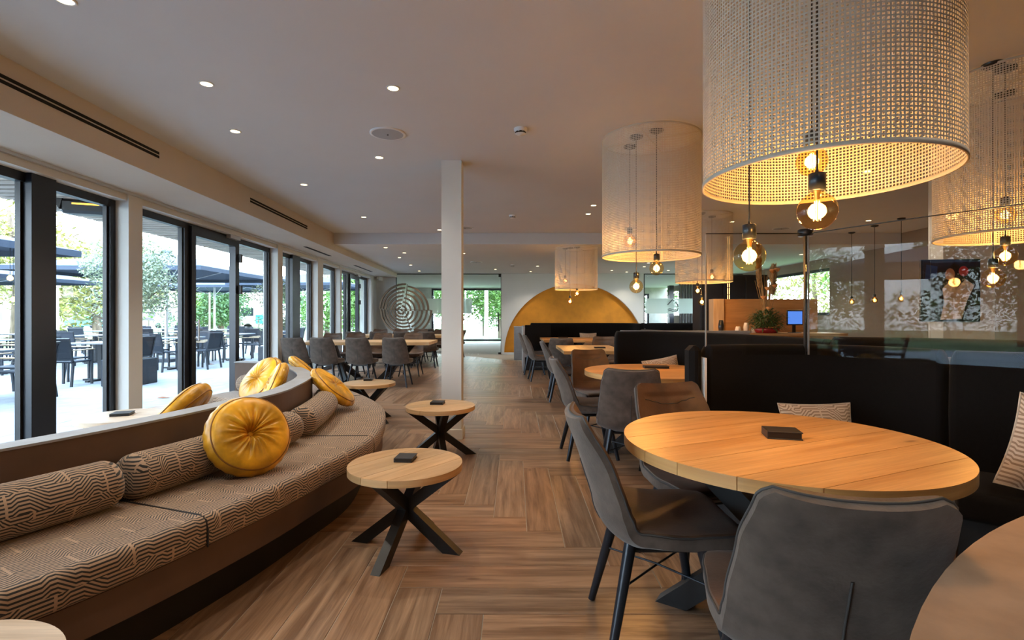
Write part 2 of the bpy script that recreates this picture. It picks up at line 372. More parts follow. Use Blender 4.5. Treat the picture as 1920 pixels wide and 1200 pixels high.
    def mesh(s, name, mats):
        me = bpy.data.meshes.new(name); me.from_pydata(s.v, [], s.f)
        if not isinstance(mats, (list, tuple)): mats = [mats]
        for m in mats: me.materials.append(M[m] if isinstance(m, str) else m)
        uvl = me.uv_layers.new(name='grain'); k = 0; co = []
        for i, f in enumerate(s.f):
            u = s.uv[i]
            for j in range(len(f)):
                if u: co.extend(u[j])
                else:
                    p = s.v[f[j]]; co.extend((p[0] + p[2], p[1] + p[2]))
        uvl.data.foreach_set('uv', co)
        ca = me.color_attributes.new('tone', 'FLOAT_COLOR', 'CORNER'); cc = []
        for i, f in enumerate(s.f): cc.extend((*s.tone[i], 1.0) * len(f))
        ca.data.foreach_set('color', cc)
        me.polygons.foreach_set('use_smooth', s.sm); me.polygons.foreach_set('material_index', s.m)
        me.update(); return me
    def build(s, name, mats, parent=None, loc=None, rotz=None):
        o = bpy.data.objects.new(name, s.mesh(name, mats)); C.objects.link(o)
        if parent is not None: o.parent = parent
        if loc is not None: o.location = loc
        if rotz is not None: o.rotation_euler = (0, 0, rotz)
        return o

def tag(o, label=None, cat=None, group=None, kind=None):
    if label: o['label'] = label
    if cat: o['category'] = cat
    if group: o['group'] = group
    if kind: o['kind'] = kind
    return o
def thing(name, label, cat, loc=(0, 0, 0), rotz=0, group=None):
    o = bpy.data.objects.new(name, None); C.objects.link(o); o.empty_display_size = 0.1
    o.location = loc; o.rotation_euler = (0, 0, rotz); return tag(o, label, cat, group)
def dup(root, loc, rotz=0, label=None, group=None):
    def rec(o, par):
        c = o.copy(); C.objects.link(c)
        if par is not None: c.parent = par
        for ch in o.children: rec(ch, c)
        return c
    c = rec(root, None); c.location = loc; c.rotation_euler = (0, 0, rotz)
    if label: c['label'] = label
    if group: c['group'] = group
    return c
def spline(pts, n=8, closed=False):
    P = [Vector(p) for p in pts]; m = len(P); out = []
    for i in range(m if closed else m - 1):
        if closed: a, b, c, d = P[i - 1], P[i], P[(i + 1) % m], P[(i + 2) % m]
        else: a = P[i - 1] if i else P[0] * 2 - P[1]; b = P[i]; c = P[i + 1]; d = P[i + 2] if i + 2 < m else P[-1] * 2 - P[-2]
        for k in range(n):
            t = k / n; out.append(0.5 * ((2 * b) + (c - a) * t + (2 * a - 5 * b + 4 * c - d) * t * t + (3 * b - a - 3 * c + d) * t ** 3))
    if not closed: out.append(P[-1].copy())
    return out
def arclen(P):
    L = [0]
    for i in range(1, len(P)): L.append(L[-1] + (P[i] - P[i - 1]).length)
    return L
def normals2(P):
    out = []
    for i in range(len(P)):
        t = P[min(i + 1, len(P) - 1)] - P[max(i - 1, 0)]; n = Vector((t.y, -t.x)); n.normalize(); out.append(n)
    return out
def sweep(mb, P, N, prof, uv_along=None, smooth=True, caps=True, mi=0, inset_ends=0.0, dome=0.0):
    """P path (xy), N side normals, prof closed list of (d, z); d measured along N"""
    L = uv_along or arclen(P); rows = []; uvr = []
    pl = [0]
    for j in range(len(prof)):
        a, b = prof[j], prof[(j + 1) % len(prof)]; pl.append(pl[-1] + math.hypot(b[0] - a[0], b[1] - a[1]))
    for i, (p, n) in enumerate(zip(P, N)):
        rows.append([(p.x + n.x * d, p.y + n.y * d, z) for d, z in prof]); uvr.append([(L[i], q) for q in pl])
    mb.grid(rows, uvr, closed_u=True, smooth=smooth, mi=mi)
    if caps:
        k = len(prof); cz = sum(z for d, z in prof) / k; cdd = sum(d for d, z in prof) / k
        for e, (p, n) in enumerate(((P[0], N[0]), (P[-1], N[-1]))):
            t = (P[0] - P[1]).normalized() if e == 0 else (P[-1] - P[-2]).normalized()
            ring = rows[0] if e == 0 else rows[-1]; prev = ring; seq = []
            uvring = [(L[0] if e == 0 else L[-1], 0)] * k
            steps = [(0.96, 0.35), (0.86, 0.7), (0.65, 0.92), (0.0, 1.0)] if dome else [(0.0, 0.0)]
            R = [ring]; 
            for sc, dm in steps:
                R.append([(p.x + n.x * (cdd + (d - cdd) * sc) + t.x * dome * dm, p.y + n.y * (cdd + (d - cdd) * sc) + t.y * dome * dm, cz + (z - cz) * sc) for d, z in prof])
            UV = [[((d if j < k else prof[0][0]) , 0) for j, (d, z) in enumerate(prof + [prof[0]])] for _ in R]
            UV = []
            for sc in [1.0] + [a for a, _ in steps]:
                UV.append([(cdd + (d - cdd) * sc, cz + (z - cz) * sc) for d, z in prof + [prof[0]]])
            mb.grid(R, UV, closed_u=True, smooth=bool(dome), mi=mi, flip=(e == 0))
    return mb
def rrect(d0, d1, z0, z1, r, n=4):
    out = []
    for cx, cz, a0 in ((d1 - r, z0 + r, -pi / 2), (d1 - r, z1 - r, 0), (d0 + r, z1 - r, pi / 2), (d0 + r, z0 + r, pi)):
        for k in range(n + 1):
            a = a0 + pi / 2 * k / n; out.append((cx + r * cos(a), cz + r * sin(a)))
    return out
def face_rot(dx, dy): return atan2(-dx, dy)

# ================================================================== SETTING
ZC1, ZC2, ZSOF, ZHEAD = 2.80, 2.588, 2.47, 2.385
YB = 9.44; YF = 16.0; YR2 = 24.0; XR = 7.3; YBK = -3.2
SL = -0.0533
def wx(y, u=0.0): return -3.57 + SL * y + u         # inner wall line of the window side
def fx(y, u=0.0): return -2.91 + SL * y + u         # bulkhead line

# floor: slab with wood-look herringbone tiles
Wp, Lp = 0.20, 1.20
fl = MB().box(-4.9, XR, YBK, YR2 + 0.2, -0.15, -0.004).build('floor', 'grout'); tag(fl, kind='structure')
planks = []
x0, y0 = 0.27, 2.68
def nearest_d(cx_, cy_): return math.hypot(cx_, cy_)
for i in range(-4, 5):
    for k in range(-140, 60):
        vx = x0 + k * Wp + 2 * Lp * i; vy = y0 - k * Wp
        planks.append((vx, vy, Wp, Lp, 'y')); planks.append((vx + Wp - Lp, vy - Wp, Lp, Wp, 'x'))
keep = []
for (px, py, w, h, g) in planks:
    cx_, cy_ = px + w / 2, py + h / 2
    if cy_ < YBK + .2 or cy_ > YR2 or cx_ > XR or cx_ < wx(cy_) - 0.4: continue
    px2 = max(px, -4.85); 
    keep.append((px, py, w, h, g, cx_, cy_))
def score(t):
    cx_, cy_ = t[5], t[6]
    if cy_ < 1.5 or abs(cx_) > cy_ * 1.1 + 0.3: return 1e9
    s_ = cy_
    if cx_ < -1.0 and cy_ < 5: s_ += 3           # under the sofa
    if cx_ > 1.2 and cy_ > 1.6: s_ += 4          # behind the booths
    return s_
keep.sort(key=score)
rest = MB(); rng = random.Random(3)
def plank_mb(m, t, gap=0.0022):
    px, py, w, h, g, cx_, cy_ = t
    k = 0.80 + 0.4 * rng.random(); wq = rng.uniform(-0.05, 0.05)
    m.cur = (k * (1 + wq), k, k * (1 - wq))
    m.box(px + gap, px + w - gap, py + gap, py + h - gap, -0.010, 0.0, 0.0012 if m is not rest else 0, grain=g, off=(rng.random() * 50, rng.random() * 50))
for n_, t in enumerate(keep):
    if n_ < 300 and score(t) < 1e8:
        m = MB(); plank_mb(m, t); m.build('plank', 'floor_wood', fl)
    else: plank_mb(rest, t)
tag(rest.build('planks_beyond', 'floor_wood', fl), kind='stuff')

def struct(name, mb, m, parent=None, label=None):
    o = mb.build(name, m, parent)
    if parent is None: o['kind'] = 'structure'
    if label: o['label'] = label
    return o
# ceilings
m = MB(); m.add([(fx(YBK), YBK, ZC1), (XR, YBK, ZC1), (XR, YB, ZC1), (fx(YB), YB, ZC1), (fx(YBK), YBK, ZC1 + .2), (XR, YBK, ZC1 + .2), (XR, YB, ZC1 + .2), (fx(YB), YB, ZC1 + .2)],
    [(0, 3, 2, 1), (4, 5, 6, 7), (0, 1, 5, 4), (1, 2, 6, 5), (2, 3, 7, 6), (3, 0, 4, 7)])
m.add([(x, y, z) for z in (ZC2, ZC2 + .41) for x, y in ((fx(YB), YB), (XR, YB), (XR, YF), (fx(YF), YF))], [(0, 3, 2, 1), (4, 5, 6, 7), (0, 1, 5, 4), (1, 2, 6, 5), (2, 3, 7, 6), (3, 0, 4, 7)]); m.box(-5.0, XR, YF, YR2 + .2, ZC2, ZC2 + .41)          # the lower ceiling, its front edge is the downstand across the room
ceiling = struct('ceiling', m, 'ceiling_paint')
m = MB()
ya, yb = YBK, YF
def wedge(m, y0_, y1_, u0, u1, z0, z1, fn=wx):
    vs = [(fn(y, u), y, z) for y in (y0_, y1_) for u in (u0, u1) for z in (z0, z1)]
    return m.add(vs, [(0, 2, 3, 1), (4, 5, 7, 6), (0, 1, 5, 4), (2, 6, 7, 3), (0, 4, 6, 2), (1, 3, 7, 5)])
wedge(m, ya, yb, -0.62 - 0.13, 0.0, ZSOF, ZC1 + .2, fx)
bulk = struct('ceiling_bulkhead', m, 'beige_paint')
# trim under the soffit along the windows
m = MB(); wedge(m, YBK, 15.3, -0.02, 0.015, ZSOF - 0.025, ZSOF, wx); struct('trim_1', m, 'aluminium')
# air slots in the bulkhead face and in the far soffit
def slot(y0_, y1_, za, zb, label):
    t = thing('air_slot', label, 'vent', (fx(y0_), y0_, za))
    for z in (za, zb):
        mm = MB(); vs = [(fx(y, u) - fx(y0_), y - y0_, zz - za) for y in (y0_, y1_) for u in (0.0, 0.004) for zz in (z - .011, z + .011)]
        mm.add(vs, [(0, 2, 3, 1), (4, 5, 7, 6), (0, 1, 5, 4), (2, 6, 7, 3), (0, 4, 6, 2), (1, 3, 7, 5)])
        mm.build('slot_opening', 'slot_black', t)
def yf_of(px): return 2.91 * F / (915 - px)
slot(-1.0, yf_of(298), 2.675, 2.642, 'long double black air slot in the bulkhead, nearest the camera')
slot(yf_of(469), yf_of(576), 2.675, 2.642, 'double black air slot in the bulkhead above the second window')
for (a, b, lb) in ((8.9, 10.3, 'slim air slot in the window soffit above the third window'), (12.2, 14.0, 'slim air slot in the window soffit nearest the far wall')):
    t = thing('air_slot', lb, 'vent', (wx(a, .32), a, ZSOF))
    mm = MB(); mm.box(-.03, .03, 0, b - a, -.004, 0); oo = mm.build('slot_opening', 'slot_black', t); t.rotation_euler = (0, 0, 0.0533)

# window wall posts and frames
posts = [(4.97, 5.17), (8.50, 8.70), (10.50, 10.84), (12.08, 12.22)]
m = MB()
for a, b in posts: wedge(m, a, b, -0.25, 0.0, 0, ZSOF)
wedge(m, YBK - .2, 15.3, -0.25, -0.02, ZHEAD + 0.0, ZSOF)
wedge(m, 15.3, YF + .2, -0.25, 0.0, 0, ZSOF)
wall_l = struct('wall_left', m, 'plaster')
door_n = [0]
def window_bay(n, y0_, y1_, muls, door=None):
    r = bpy.data.objects.new('window_%d' % n, None); C.objects.link(r); r['kind'] = 'structure'
    f = MB(); u0, u1 = -0.205, -0.13
    wedge(f, y0_, y1_, u0, u1, ZHEAD - 0.075, ZHEAD); wedge(f, y0_, y1_, u0, u1, 0.0, 0.085)
    wedge(f, y0_, y0_ + .07, u0, u1, .085, ZHEAD - .075); wedge(f, y1_ - .07, y1_, u0, u1, .085, ZHEAD - .075)
    f.build('window_frame', 'anthracite_metal', r)
    ed = [y0_ + .07]
    for a, b in muls:
        mm = MB(); wedge(mm, a, b, u0 - .01, u1 + (.05 if b - a > .2 and door is None else .0), .0, ZHEAD - .001); mm.build('mullion', 'anthracite_metal', r); ed += [a, b]
    ed.append(y1_ - .07)
    for i in range(0, len(ed), 2):
        g = MB(); wedge(g, ed[i] - .003, ed[i + 1] + .003, -0.172, -0.166, .086, ZHEAD - .076); g.build('pane', 'window_glass', r)
        b = MB()          # slim glazing bead
        for (p, q) in ((ed[i], ed[i] + .022), (ed[i + 1] - .022, ed[i + 1])): wedge(b, p, q, -.185, -.15, .086, ZHEAD - .076)
        b.build('glazing_bead', 'black_steel', r)
    if door is not None:
        a, b, side = door
        door_n[0] += 1; d = bpy.data.objects.new('door_%d' % door_n[0], None); C.objects.link(d); d['kind'] = 'structure'
        fr = MB(); v0, v1 = -.19, -.10
        wedge(fr, a, a + .09, v0, v1, .02, ZHEAD - .03); wedge(fr, b - .09, b, v0, v1, .02, ZHEAD - .03)
        wedge(fr, a + .09, b - .09, v0, v1, ZHEAD - .14, ZHEAD - .03); wedge(fr, a + .09, b - .09, v0, v1, .02, .14)
        fr.build('door_leaf', 'anthracite_metal', d)
        h = MB(); ya_ = a + .06 if side > 0 else a + .05
        h.tube([(wx(ya_, -.05), ya_, .93), (wx(ya_, -.05), ya_, 1.19)], .011); h.box(wx(ya_, -.10), wx(ya_, -.05), ya_ - .01, ya_ + .01, .95, .97); h.box(wx(ya_, -.10), wx(ya_, -.05), ya_ - .01, ya_ + .01, 1.15, 1.17)
        h.build('door_handle', 'aluminium', d)
        for z in (.55, 1.62, 2.08):
            hh = MB(); wedge(hh, b - .03, b + .03, -.10, -.055, z - .06, z + .06); hh.build('hinge', 'black_plastic', d)
        cl = MB(); wedge(cl, b - .34, b - .06, -.10, -.04, ZHEAD - .05, ZHEAD + .02); cl.build('door_closer', 'aluminium', d)
        ca = MB(); ca.beam((wx(b - .3, -.05), b - .3, ZHEAD + .012), (wx(b - .65, -.08), b - .65, ZHEAD - .01), .02, .012); ca.build('closer_arm', 'aluminium', d)
window_bay(1, YBK, 4.97, [(-1.2, -1.0), (0.6, 0.8), (2.2, 2.4), (4.00, 4.23)])
window_bay(2, 5.17, 8.50, [(6.10, 6.20), (7.36, 7.44)], (6.20, 7.36, 1))
window_bay(3, 8.70, 10.50, [(9.35, 9.72)])
window_bay(4, 10.84, 12.08, [])
window_bay(5, 12.22, 15.3, [(13.05, 13.3), (14.25, 14.4)], (13.3, 14.25, 1))

# far wall with the arch niche, right wall, rear wall
m = MB(); arcn = 40
NX, NR, ND = 1.93, 2.27, 0.12     # niche centre, radius, depth
xa, xb = (940 - CX) / F * YF, (1207 - CX) / F * YF
def wall_with_arch(m, xa, xb, y, z1):
    A = [(NX + NR * cos(pi * k / arcn), NR * sin(pi * k / arcn)) for k in range(arcn + 1)]   # right to left
    A = [(min(max(x, xa + .001), xb - .02), min(z, z1 - .02)) for x, z in A]
    vs = []; fs = []
    for k, (x, z) in enumerate(A): vs += [(x, y, z), (x, y, z1)]
    for k in range(arcn): fs.append((2 * k, 2 * k + 1, 2 * k + 3, 2 * k + 2))
    m.add(vs, fs)
    m.add([(xb, y, 0), (xb, y, z1), (A[0][0], y, z1), (A[0][0], y, 0)], [(0, 1, 2, 3)])
    m.add([(xa, y, 0), (xa, y, z1), (A[-1][0], y, z1), (A[-1][0], y, 0)], [(3, 2, 1, 0)])
    # reveal of the niche
    vs = []; fs = []
    for x, z in A: vs += [(x, y, z), (x, y + ND, z)]
    for k in range(arcn): fs.append((2 * k, 2 * k + 2, 2 * k + 3, 2 * k + 1))
    m.add(vs, fs)
wall_with_arch(m, xa, xb, YF, ZC2)
m.box(xa, xb, YF + ND + .02, YF + ND + .1, 0, ZC2); m.box(xa + .004, xa + .08, YF + .012, YF + ND + .015, 0, ZC2); m.box(xb - .08, xb - .004, YF + .012, YF + ND + .015, 0, ZC2)
m.box(wx(16) - .1, (742 - CX) / F * YF, YF, YF + .15, 0, ZC2)
wall_far = struct('wall_far', m, 'plaster')
m = MB(); P_ = [(NX + NR * 1.01 * cos(pi * k / arcn), NR * 1.01 * sin(pi * k / arcn)) for k in range(arcn + 1)]
m.add([(x, YF + ND, max(0, z)) for x, z in P_], [tuple(range(arcn + 1))]); m.add([(x, YF + ND + .02, max(0, z)) for x, z in P_], [tuple(range(arcn, -1, -1))])
o = m.build('arch_niche_panel', 'ochre_plaster', wall_far); o['label'] = 'ochre yellow half-round niche panel'
m = MB(); m.box(-.4, 4.1, YF - .012, YF, 0, .07); struct('baseboard_far', m, 'plaster')

# right wall with long high window
m = MB()
m.box(XR, XR + .2, YBK, 11.6, 0, ZC1 + .2); m.box(XR, XR + .2, 11.6, 23, 0, 1.25); m.box(XR, XR + .2, 11.6, 23, 2.36, ZC2 + .2)
m.box(XR, XR + .2, 15.9, 16.1, 1.25, 2.36)
struct('wall_right', m, 'rear_wall')
def simple_window(n, x0_, x1_, y0_, y1_, z0, z1, fw=.07):
    r = bpy.data.objects.new('window_%d' % n, None); C.objects.link(r); r['kind'] = 'structure'; f = MB()
    along_y = abs(y1_ - y0_) > abs(x1_ - x0_)
    f.box(x0_, x1_, y0_, y1_, z0, z0 + fw); f.box(x0_, x1_, y0_, y1_, z1 - fw, z1)
    if along_y:
        f.box(x0_, x1_, y0_, y0_ + fw, z0 + fw, z1 - fw); f.box(x0_, x1_, y1_ - fw, y1_, z0 + fw, z1 - fw)
        xm = (x0_ + x1_) / 2; g = MB().box(xm - .004, xm + .004, y0_ + fw - .002, y1_ - fw + .002, z0 + fw - .002, z1 - fw + .002)
    else:
        f.box(x0_, x0_ + fw, y0_, y1_, z0 + fw, z1 - fw); f.box(x1_ - fw, x1_, y0_, y1_, z0 + fw, z1 - fw)
        ym = (y0_ + y1_) / 2; g = MB().box(x0_ + fw - .002, x1_ - fw + .002, ym - .004, ym + .004, z0 + fw - .002, z1 - fw + .002)
    f.build('window_frame', 'anthracite_metal', r); g.build('pane', 'window_glass', r)
simple_window(6, XR + .05, XR + .13, 11.6, 15.9, 1.25, 2.36); simple_window(7, XR + .05, XR + .13, 16.1, 20, 1.25, 2.36)
m = MB(); m.box(-5, XR + .2, YBK - .2, YBK, 0, ZC1 + .2); struct('wall_rear', m, 'rear_wall')

# glass partition to the hall behind and the hall itself
def partition(n, x0_, x1_, joints, y, lab):
    r = bpy.data.objects.new('trim_%d' % n, None); C.objects.link(r); r['kind'] = 'structure'
    f = MB(); f.box(x0_, x1_, y, y + .04, ZC2 - .03, ZC2); f.box(x0_, x0_ + .03, y, y + .04, 0, ZC2 - .03); f.build('glazing_channel', 'black_steel', r)
    xs = [x0_ + .03] + joints + [x1_]
    for a, b in zip(xs[:-1], xs[1:]):
        MB().box(a + .006, b - .006, y + .014, y + .024, 0.01, ZC2 - .03).build('pane', 'partition_glass', r)
    return r
pl = partition(2, (742 - CX) / F * YF, xa, [-2.0, -1.97 + 0.0], YF, '')
for x in (-1.9, -.52):
    m = MB(); m.tube([(x, YF - .04, .75), (x, YF - .04, 1.35)], .016); m.tube([(x, YF + .07, .75), (x, YF + .07, 1.35)], .016)
    for z in (.85, 1.25): m.tube([(x, YF - .04, z), (x, YF + .07, z)], .009)
    m.build('door_handle', 'black_steel', pl)
m = MB(); m.box(xa - .02, xa - .005, YF, YF + .03, 0, ZC2); m.box(xa - .09, xa - .005, YF - .01, YF + .04, ZC2 - .11, ZC2 - .03); m.box(xa - .10, xa - .005, YF - .01, YF + .04, .01, .07); m.build('pivot_fitting', 'black_steel', pl)
MB().box(-2.82, -1.36, YF + .006, YF + .013, 1.31, 1.79).build('frosted_band', 'frosted_film', pl)
pr = partition(3, xb, XR, [5.9], YF, '')
MB().box(xb + .04, 6.0, YF + .006, YF + .013, 1.31, 1.79).build('frosted_band', 'frosted_film', pr)
# emblem on the frosted band: open house-shaped outline with two waves
lg = MB(); lc = at(1262, 574, YF); lx, lz = lc.x, lc.z; yy = YF - .004
def stroke(mb, pts, w): mb.tube([(lx + x * 1.35, yy, lz + z * 1.35) for x, z in pts], w * 1.2, n=6)
stroke(lg, [(-.13, .03), (-.01, .155), (.03, .12)], .011); stroke(lg, [(.06, .09), (.105, .045), (.12, -.02)], .011); stroke(lg, [(.12, -.05), (.10, -.11), (.05, -.125)], .011)
stroke(lg, [(-.125 + .2 * k / 10, -.075 + .012 * sin(k * .63)) for k in range(11)], .008)
stroke(lg, [(-.115 + .17 * k / 10, -.115 + .012 * sin(k * .63)) for k in range(11)], .008)
lg.build('band_emblem', 'frost_logo', pr)
# back wall of the hall
gx0, gx1 = (809 - CX) / F * YR2, -.35
m = MB(); zt = CH + (CY - 541) / F * YR2
m.box(-5, gx0, YR2, YR2 + .2, 0, ZC2); m.box(gx0, gx1, YR2, YR2 + .2, zt, ZC2); m.box(gx1, 5.9, YR2, YR2 + .2, 0, ZC2)
m.box(6.45, XR, YR2, YR2 + .2, 0, ZC2); m.box(5.9, 6.45, YR2, YR2 + .2, 2.3, ZC2); m.box(5.9, 6.45, YR2, YR2 + .2, 0, .5)
m.box(-5.0, -4.8, YF + .15, YR2, 0, ZC2)
wall_back = struct('wall_hall', m, 'concrete')
simple_window(8, gx0, gx1, YR2 + .03, YR2 + .13, 0.02, zt, .09); simple_window(9, 5.9, 6.45, YR2 + .03, YR2 + .13, .5, 2.3, .09)
m = MB(); m.box(6.9, 7.1, 22.3, 22.6, 0, ZC2); struct('hall_column', m, 'anthracite_metal')
# slatted screen in the hall
t = thing('slatted_screen', 'grey screen of upright dark slats in the hall behind the right glass partition', 'screen', (5.8, 17.6, 0))
MB().box(0, 1.3, .05, .08, 0, ZC2 - .02).build('backing', 'slat_grey', t)
for k in range(13): MB().box(k * .1, k * .1 + .035, 0, .05, 0, ZC2 - .02).build('slat', 'slat_dark', t)

# square column in the room
m = MB(); cxm = -.63; m.box(cxm - .105, cxm + .095, 5.02, 5.22, 0, ZC1); column = struct('column', m, 'plaster')
m = MB(); m.box(cxm - .12, cxm + .11, 5.005, 5.235, 0, .10, .003); o = m.build('baseboard', 'plaster', column)
# ================================================================== LIGHTS
def spot(x, y, z, power, angle=110, col=WARM, blend=.6):
    l = bpy.data.lights.new('downlight_lamp', 'SPOT'); l.energy = power; l.spot_size = radians(angle); l.spot_blend = blend; l.color = col; l.shadow_soft_size = .03
    o = bpy.data.objects.new('downlight_lamp', l); C.objects.link(o); o.location = (x, y, z); return o
dl_pix1 = [(122, 0), (387, 157), (441, 246), (737, 165), (711, 295), (570, 346), (682, 407), (824, 431), (1113, 385), (1103, 401)]
dl_pix2 = [(723, 464), (758, 474), (749, 483), (770, 497), (786, 508), (869, 475), (929, 505), (1008, 499), (995, 509), (1147, 507), (1175, 510), (1208, 500), (1216, 493), (1253, 507)]
dl_names1 = ['cut by the top edge of the photo', 'above the near sofa, third from the bulkhead end', 'next toward the far end after the one above the near sofa', 'above the front oak coffee table', 'just beyond the round ceiling speaker',
             'between bulkhead and speaker, halfway down the high ceiling', 'close to the downstand on the window side', 'beside the column top', 'left of the second drum shade, farther of two', 'left of the second drum shade, nearer of two']
dl_names2 = ['first past the downstand on the window side', 'second past the downstand', 'third past the downstand, nearer the window side', 'fourth past the downstand', 'nearest the top of the wooden spiral screen', 'just right of the column on the low ceiling', 'in front of the far glass door', 'left of the ochre arch, nearer of two', 'left of the ochre arch, farther of two', 'under the second drum shade, leftmost', 'under the second drum shade, farthest', 'right of the second pendant bulb, lower', 'right of the second pendant bulb, upper', 'above the right glass partition']
dproto = None
for lst, nm, zc in ((dl_pix1, dl_names1, ZC1), (dl_pix2, dl_names2, ZC2)):
    for i, (px, py) in enumerate(lst):
        p = flat(px, py, zc); lab = 'small recessed ceiling spot ' + nm[i]
        if p.y > 15.6: p.x *= 15.6 / p.y; p.y = 15.6
        if dproto is None:
            dproto = thing('ceiling_downlight', lab, 'downlight', (p.x, p.y, zc), 0, 'recessed downlights in the ceiling')
            MB().lathe([(.036, .0), (.036, -.004), (.047, -.004), (.047, .0)], 20).build('trim_ring', 'white_plastic', dproto)
            MB().lathe([(.0, -.003), (.036, -.003), (.036, .001)], 20).build('lens', 'lens_glow', dproto)
        else: dup(dproto, (p.x, p.y, zc), 0, lab)
        spot(p.x, p.y, zc - .03, SPOT_W * (1.0 if zc == ZC1 else 0.8))
# further downlights of the same room outside the picture
for (x, y, w_) in ((-.9, 1.0, 'over the front of the sofa'), (-2.1, 1.2, 'over the near end of the sofa'), (.9, .3, 'over the tan oval table'), (2.2, 1.4, 'over the front booth seat'), (3.8, 5.4, 'before the framed picture'), (5.5, 3.5, 'at the right wall, nearest'), (3.6, 8.3, 'over the bar'), (5.8, 8.2, 'beside the three pendants'), (6.3, 11, 'at the right wall, farthest')):
    zc = ZC1 if y < YB else ZC2
    spot(x, y, zc - .03, SPOT_W * 0.8)
    dup(dproto, (x, y, zc), 0, 'small recessed ceiling spot ' + w_)
for (x, y) in ((-3, 19), (0, 20), (3.5, 19.5), (6, 19)): spot(x, y, ZC2 - .03, SPOT_W, col=(1, .9, .75))

# ceiling speakers and smoke detectors
def speaker(px, py, zc, lab, r=.15):
    p = flat(px, py, zc); t = thing('ceiling_speaker', lab, 'speaker', (p.x, min(p.y, 15.4), zc))
    MB().lathe([(r, .0), (r, -.008), (r - .012, -.009)], 36).build('rim', 'white_plastic', t)
    MB().lathe([(0, -.012), (r - .02, -.009), (r - .012, -.008), (r - .012, 0)], 36).build('grille', 'grey_mesh', t)
    MB().lathe([(0, -.019), (.007, -.018), (.008, -.010)], 10).build('badge', 'black_plastic', t)
speaker(727, 250, ZC1, 'large round grey ceiling speaker left of the column top')
speaker(872, 427, ZC1, 'small looking round ceiling speaker right of the column'); speaker(893, 491, ZC2, 'flat round ceiling speaker on the low ceiling right of the column')
speaker(1465, 428, ZC1, 'round ceiling speaker behind the glass screens')
def detector(px, py, zc, lab):
    p = flat(px, py, zc); t = thing('smoke_detector', lab, 'smoke detector', (p.x, min(p.y, 15.5), zc))
    MB().lathe([(.055, 0), (.055, -.014), (.048, -.03)], 24).build('housing', 'white_plastic', t)
    m = MB()
    for k in range(8):
        a = k * pi / 4; m.box(-.009, .009, -.003, .003, -.044, -.03, matrix=Matrix.Rotation(a, 4, 'Z') @ Matrix.Translation((0, .042, 0)))
    m.lathe([(.03, -.03), (.03, -.044)], 16); m.build('sensor_vents', 'black_plastic', t)
    MB().lathe([(.046, -.044), (.028, -.056), (0, -.058)], 24).build('sensor_cap', 'white_plastic', t)
detector(976, 241, ZC1, 'white domed smoke detector nearest the camera, above the aisle'); detector(961, 403, ZC1, 'white smoke detector near the downstand above the aisle'); detector(961, 496, ZC2, 'white smoke detector on the low ceiling before the glass door')
p = at(709, 524, 15.6); t = thing('motion_sensor', 'tiny white motion sensor in the corner by the last window', 'sensor', p)
MB().box(-.04, .04, 0, .4, -.02, .1, .01).build('housing', 'white_plastic', t); MB().lathe([(0, -.03), (.03, -.02), (.034, .01)], 12, (0, -.02, 0)).build('lens_cover', 'grey_mesh', t)

# ================================================================== PERFORATED DRUM SHADES AND BULBS
SH_R, SH_Z0, SH_Z1 = .42, CH + .52, ZC1 - .012
def shade_mesh(R, z0, z1):
    n = 196; dz = 2 * pi * R / n; rows = int((z1 - z0 - .02) / dz); dz = (z1 - z0 - .02) / rows; h = .62
    v = []; f = []; da = 2 * pi / n; e = (1 - h) / 2
    for j in range(rows + 1):
        for i in range(n):
            a = i * da; v.append((R * cos(a), R * sin(a), z0 + .01 + j * dz))
    base = len(v)
    for j in range(rows):
        for i in range(n):
            for (p, q) in ((e, e), (1 - e, e), (1 - e, 1 - e), (e, 1 - e)):
                a = (i + p) * da; v.append((R * cos(a), R * sin(a), z0 + .01 + (j + q) * dz))
            o = base + 4 * (j * n + i); i2 = (i + 1) % n
            A, B, Cc, D = j * n + i, j * n + i2, (j + 1) * n + i2, (j + 1) * n + i
            f += [(A, B, o + 1, o), (B, Cc, o + 2, o + 1), (Cc, D, o + 3, o + 2), (D, A, o, o + 3)]
    me = bpy.data.meshes.new('perforated_drum'); me.from_pydata(v, [], f); me.materials.append(M['shade_metal']); me.update(); return me
sm = shade_mesh(SH_R, 0, SH_Z1 - SH_Z0); sm_low = shade_mesh(SH_R, 0, ZC2 - .012 - SH_Z0)
def ring_mb(R, z0, z1, th=.006):
    return MB().lathe([(R - th / 2, z0), (R + th / 2, z0), (R + th / 2, z1), (R - th / 2, z1), (R - th / 2, z0)], 96, caps=False)
RG = {}
def drum(x, y, lab, low=False, z0=SH_Z0):
    H = (ZC2 if low else ZC1) - .012 - z0
    t = thing('drum_shade', lab, 'lamp shade', (x, y, z0), 0, 'white perforated drum shades hung from the ceiling')
    o = bpy.data.objects.new('perforated_drum', sm_low if low else sm); C.objects.link(o); o.parent = t
    if low not in RG: RG[low] = (ring_mb(SH_R, -.004, .012).mesh('rim', 'shade_metal'), ring_mb(SH_R, H - .012, H + .004).mesh('rim', 'shade_metal'), MB().box(SH_R - .003, SH_R + .002, -.008, .008, 0, H).mesh('seam_strip', 'shade_metal'), MB().tube([(-.42, 0, H), (.42, 0, H)], .006).tube([(0, -.42, H), (0, .42, H)], .006).mesh('ceiling_bracket', 'shade_metal'))
    for me in RG[low]:
        oo = bpy.data.objects.new(me.name, me); C.objects.link(oo); oo.parent = t
    t.rotation_euler = (0, 0, radians(-63) if False else radians(60))
D1 = (1.167, 1.91); D2 = (1.195, 4.40); D3 = (1.22, 9.92); D4 = (2.93, 7.76); D5 = (3.29, 3.29)
drum(*D1, 'largest looking white perforated drum shade, over the front round table'); drum(*D2, 'white perforated drum shade over the second round table')
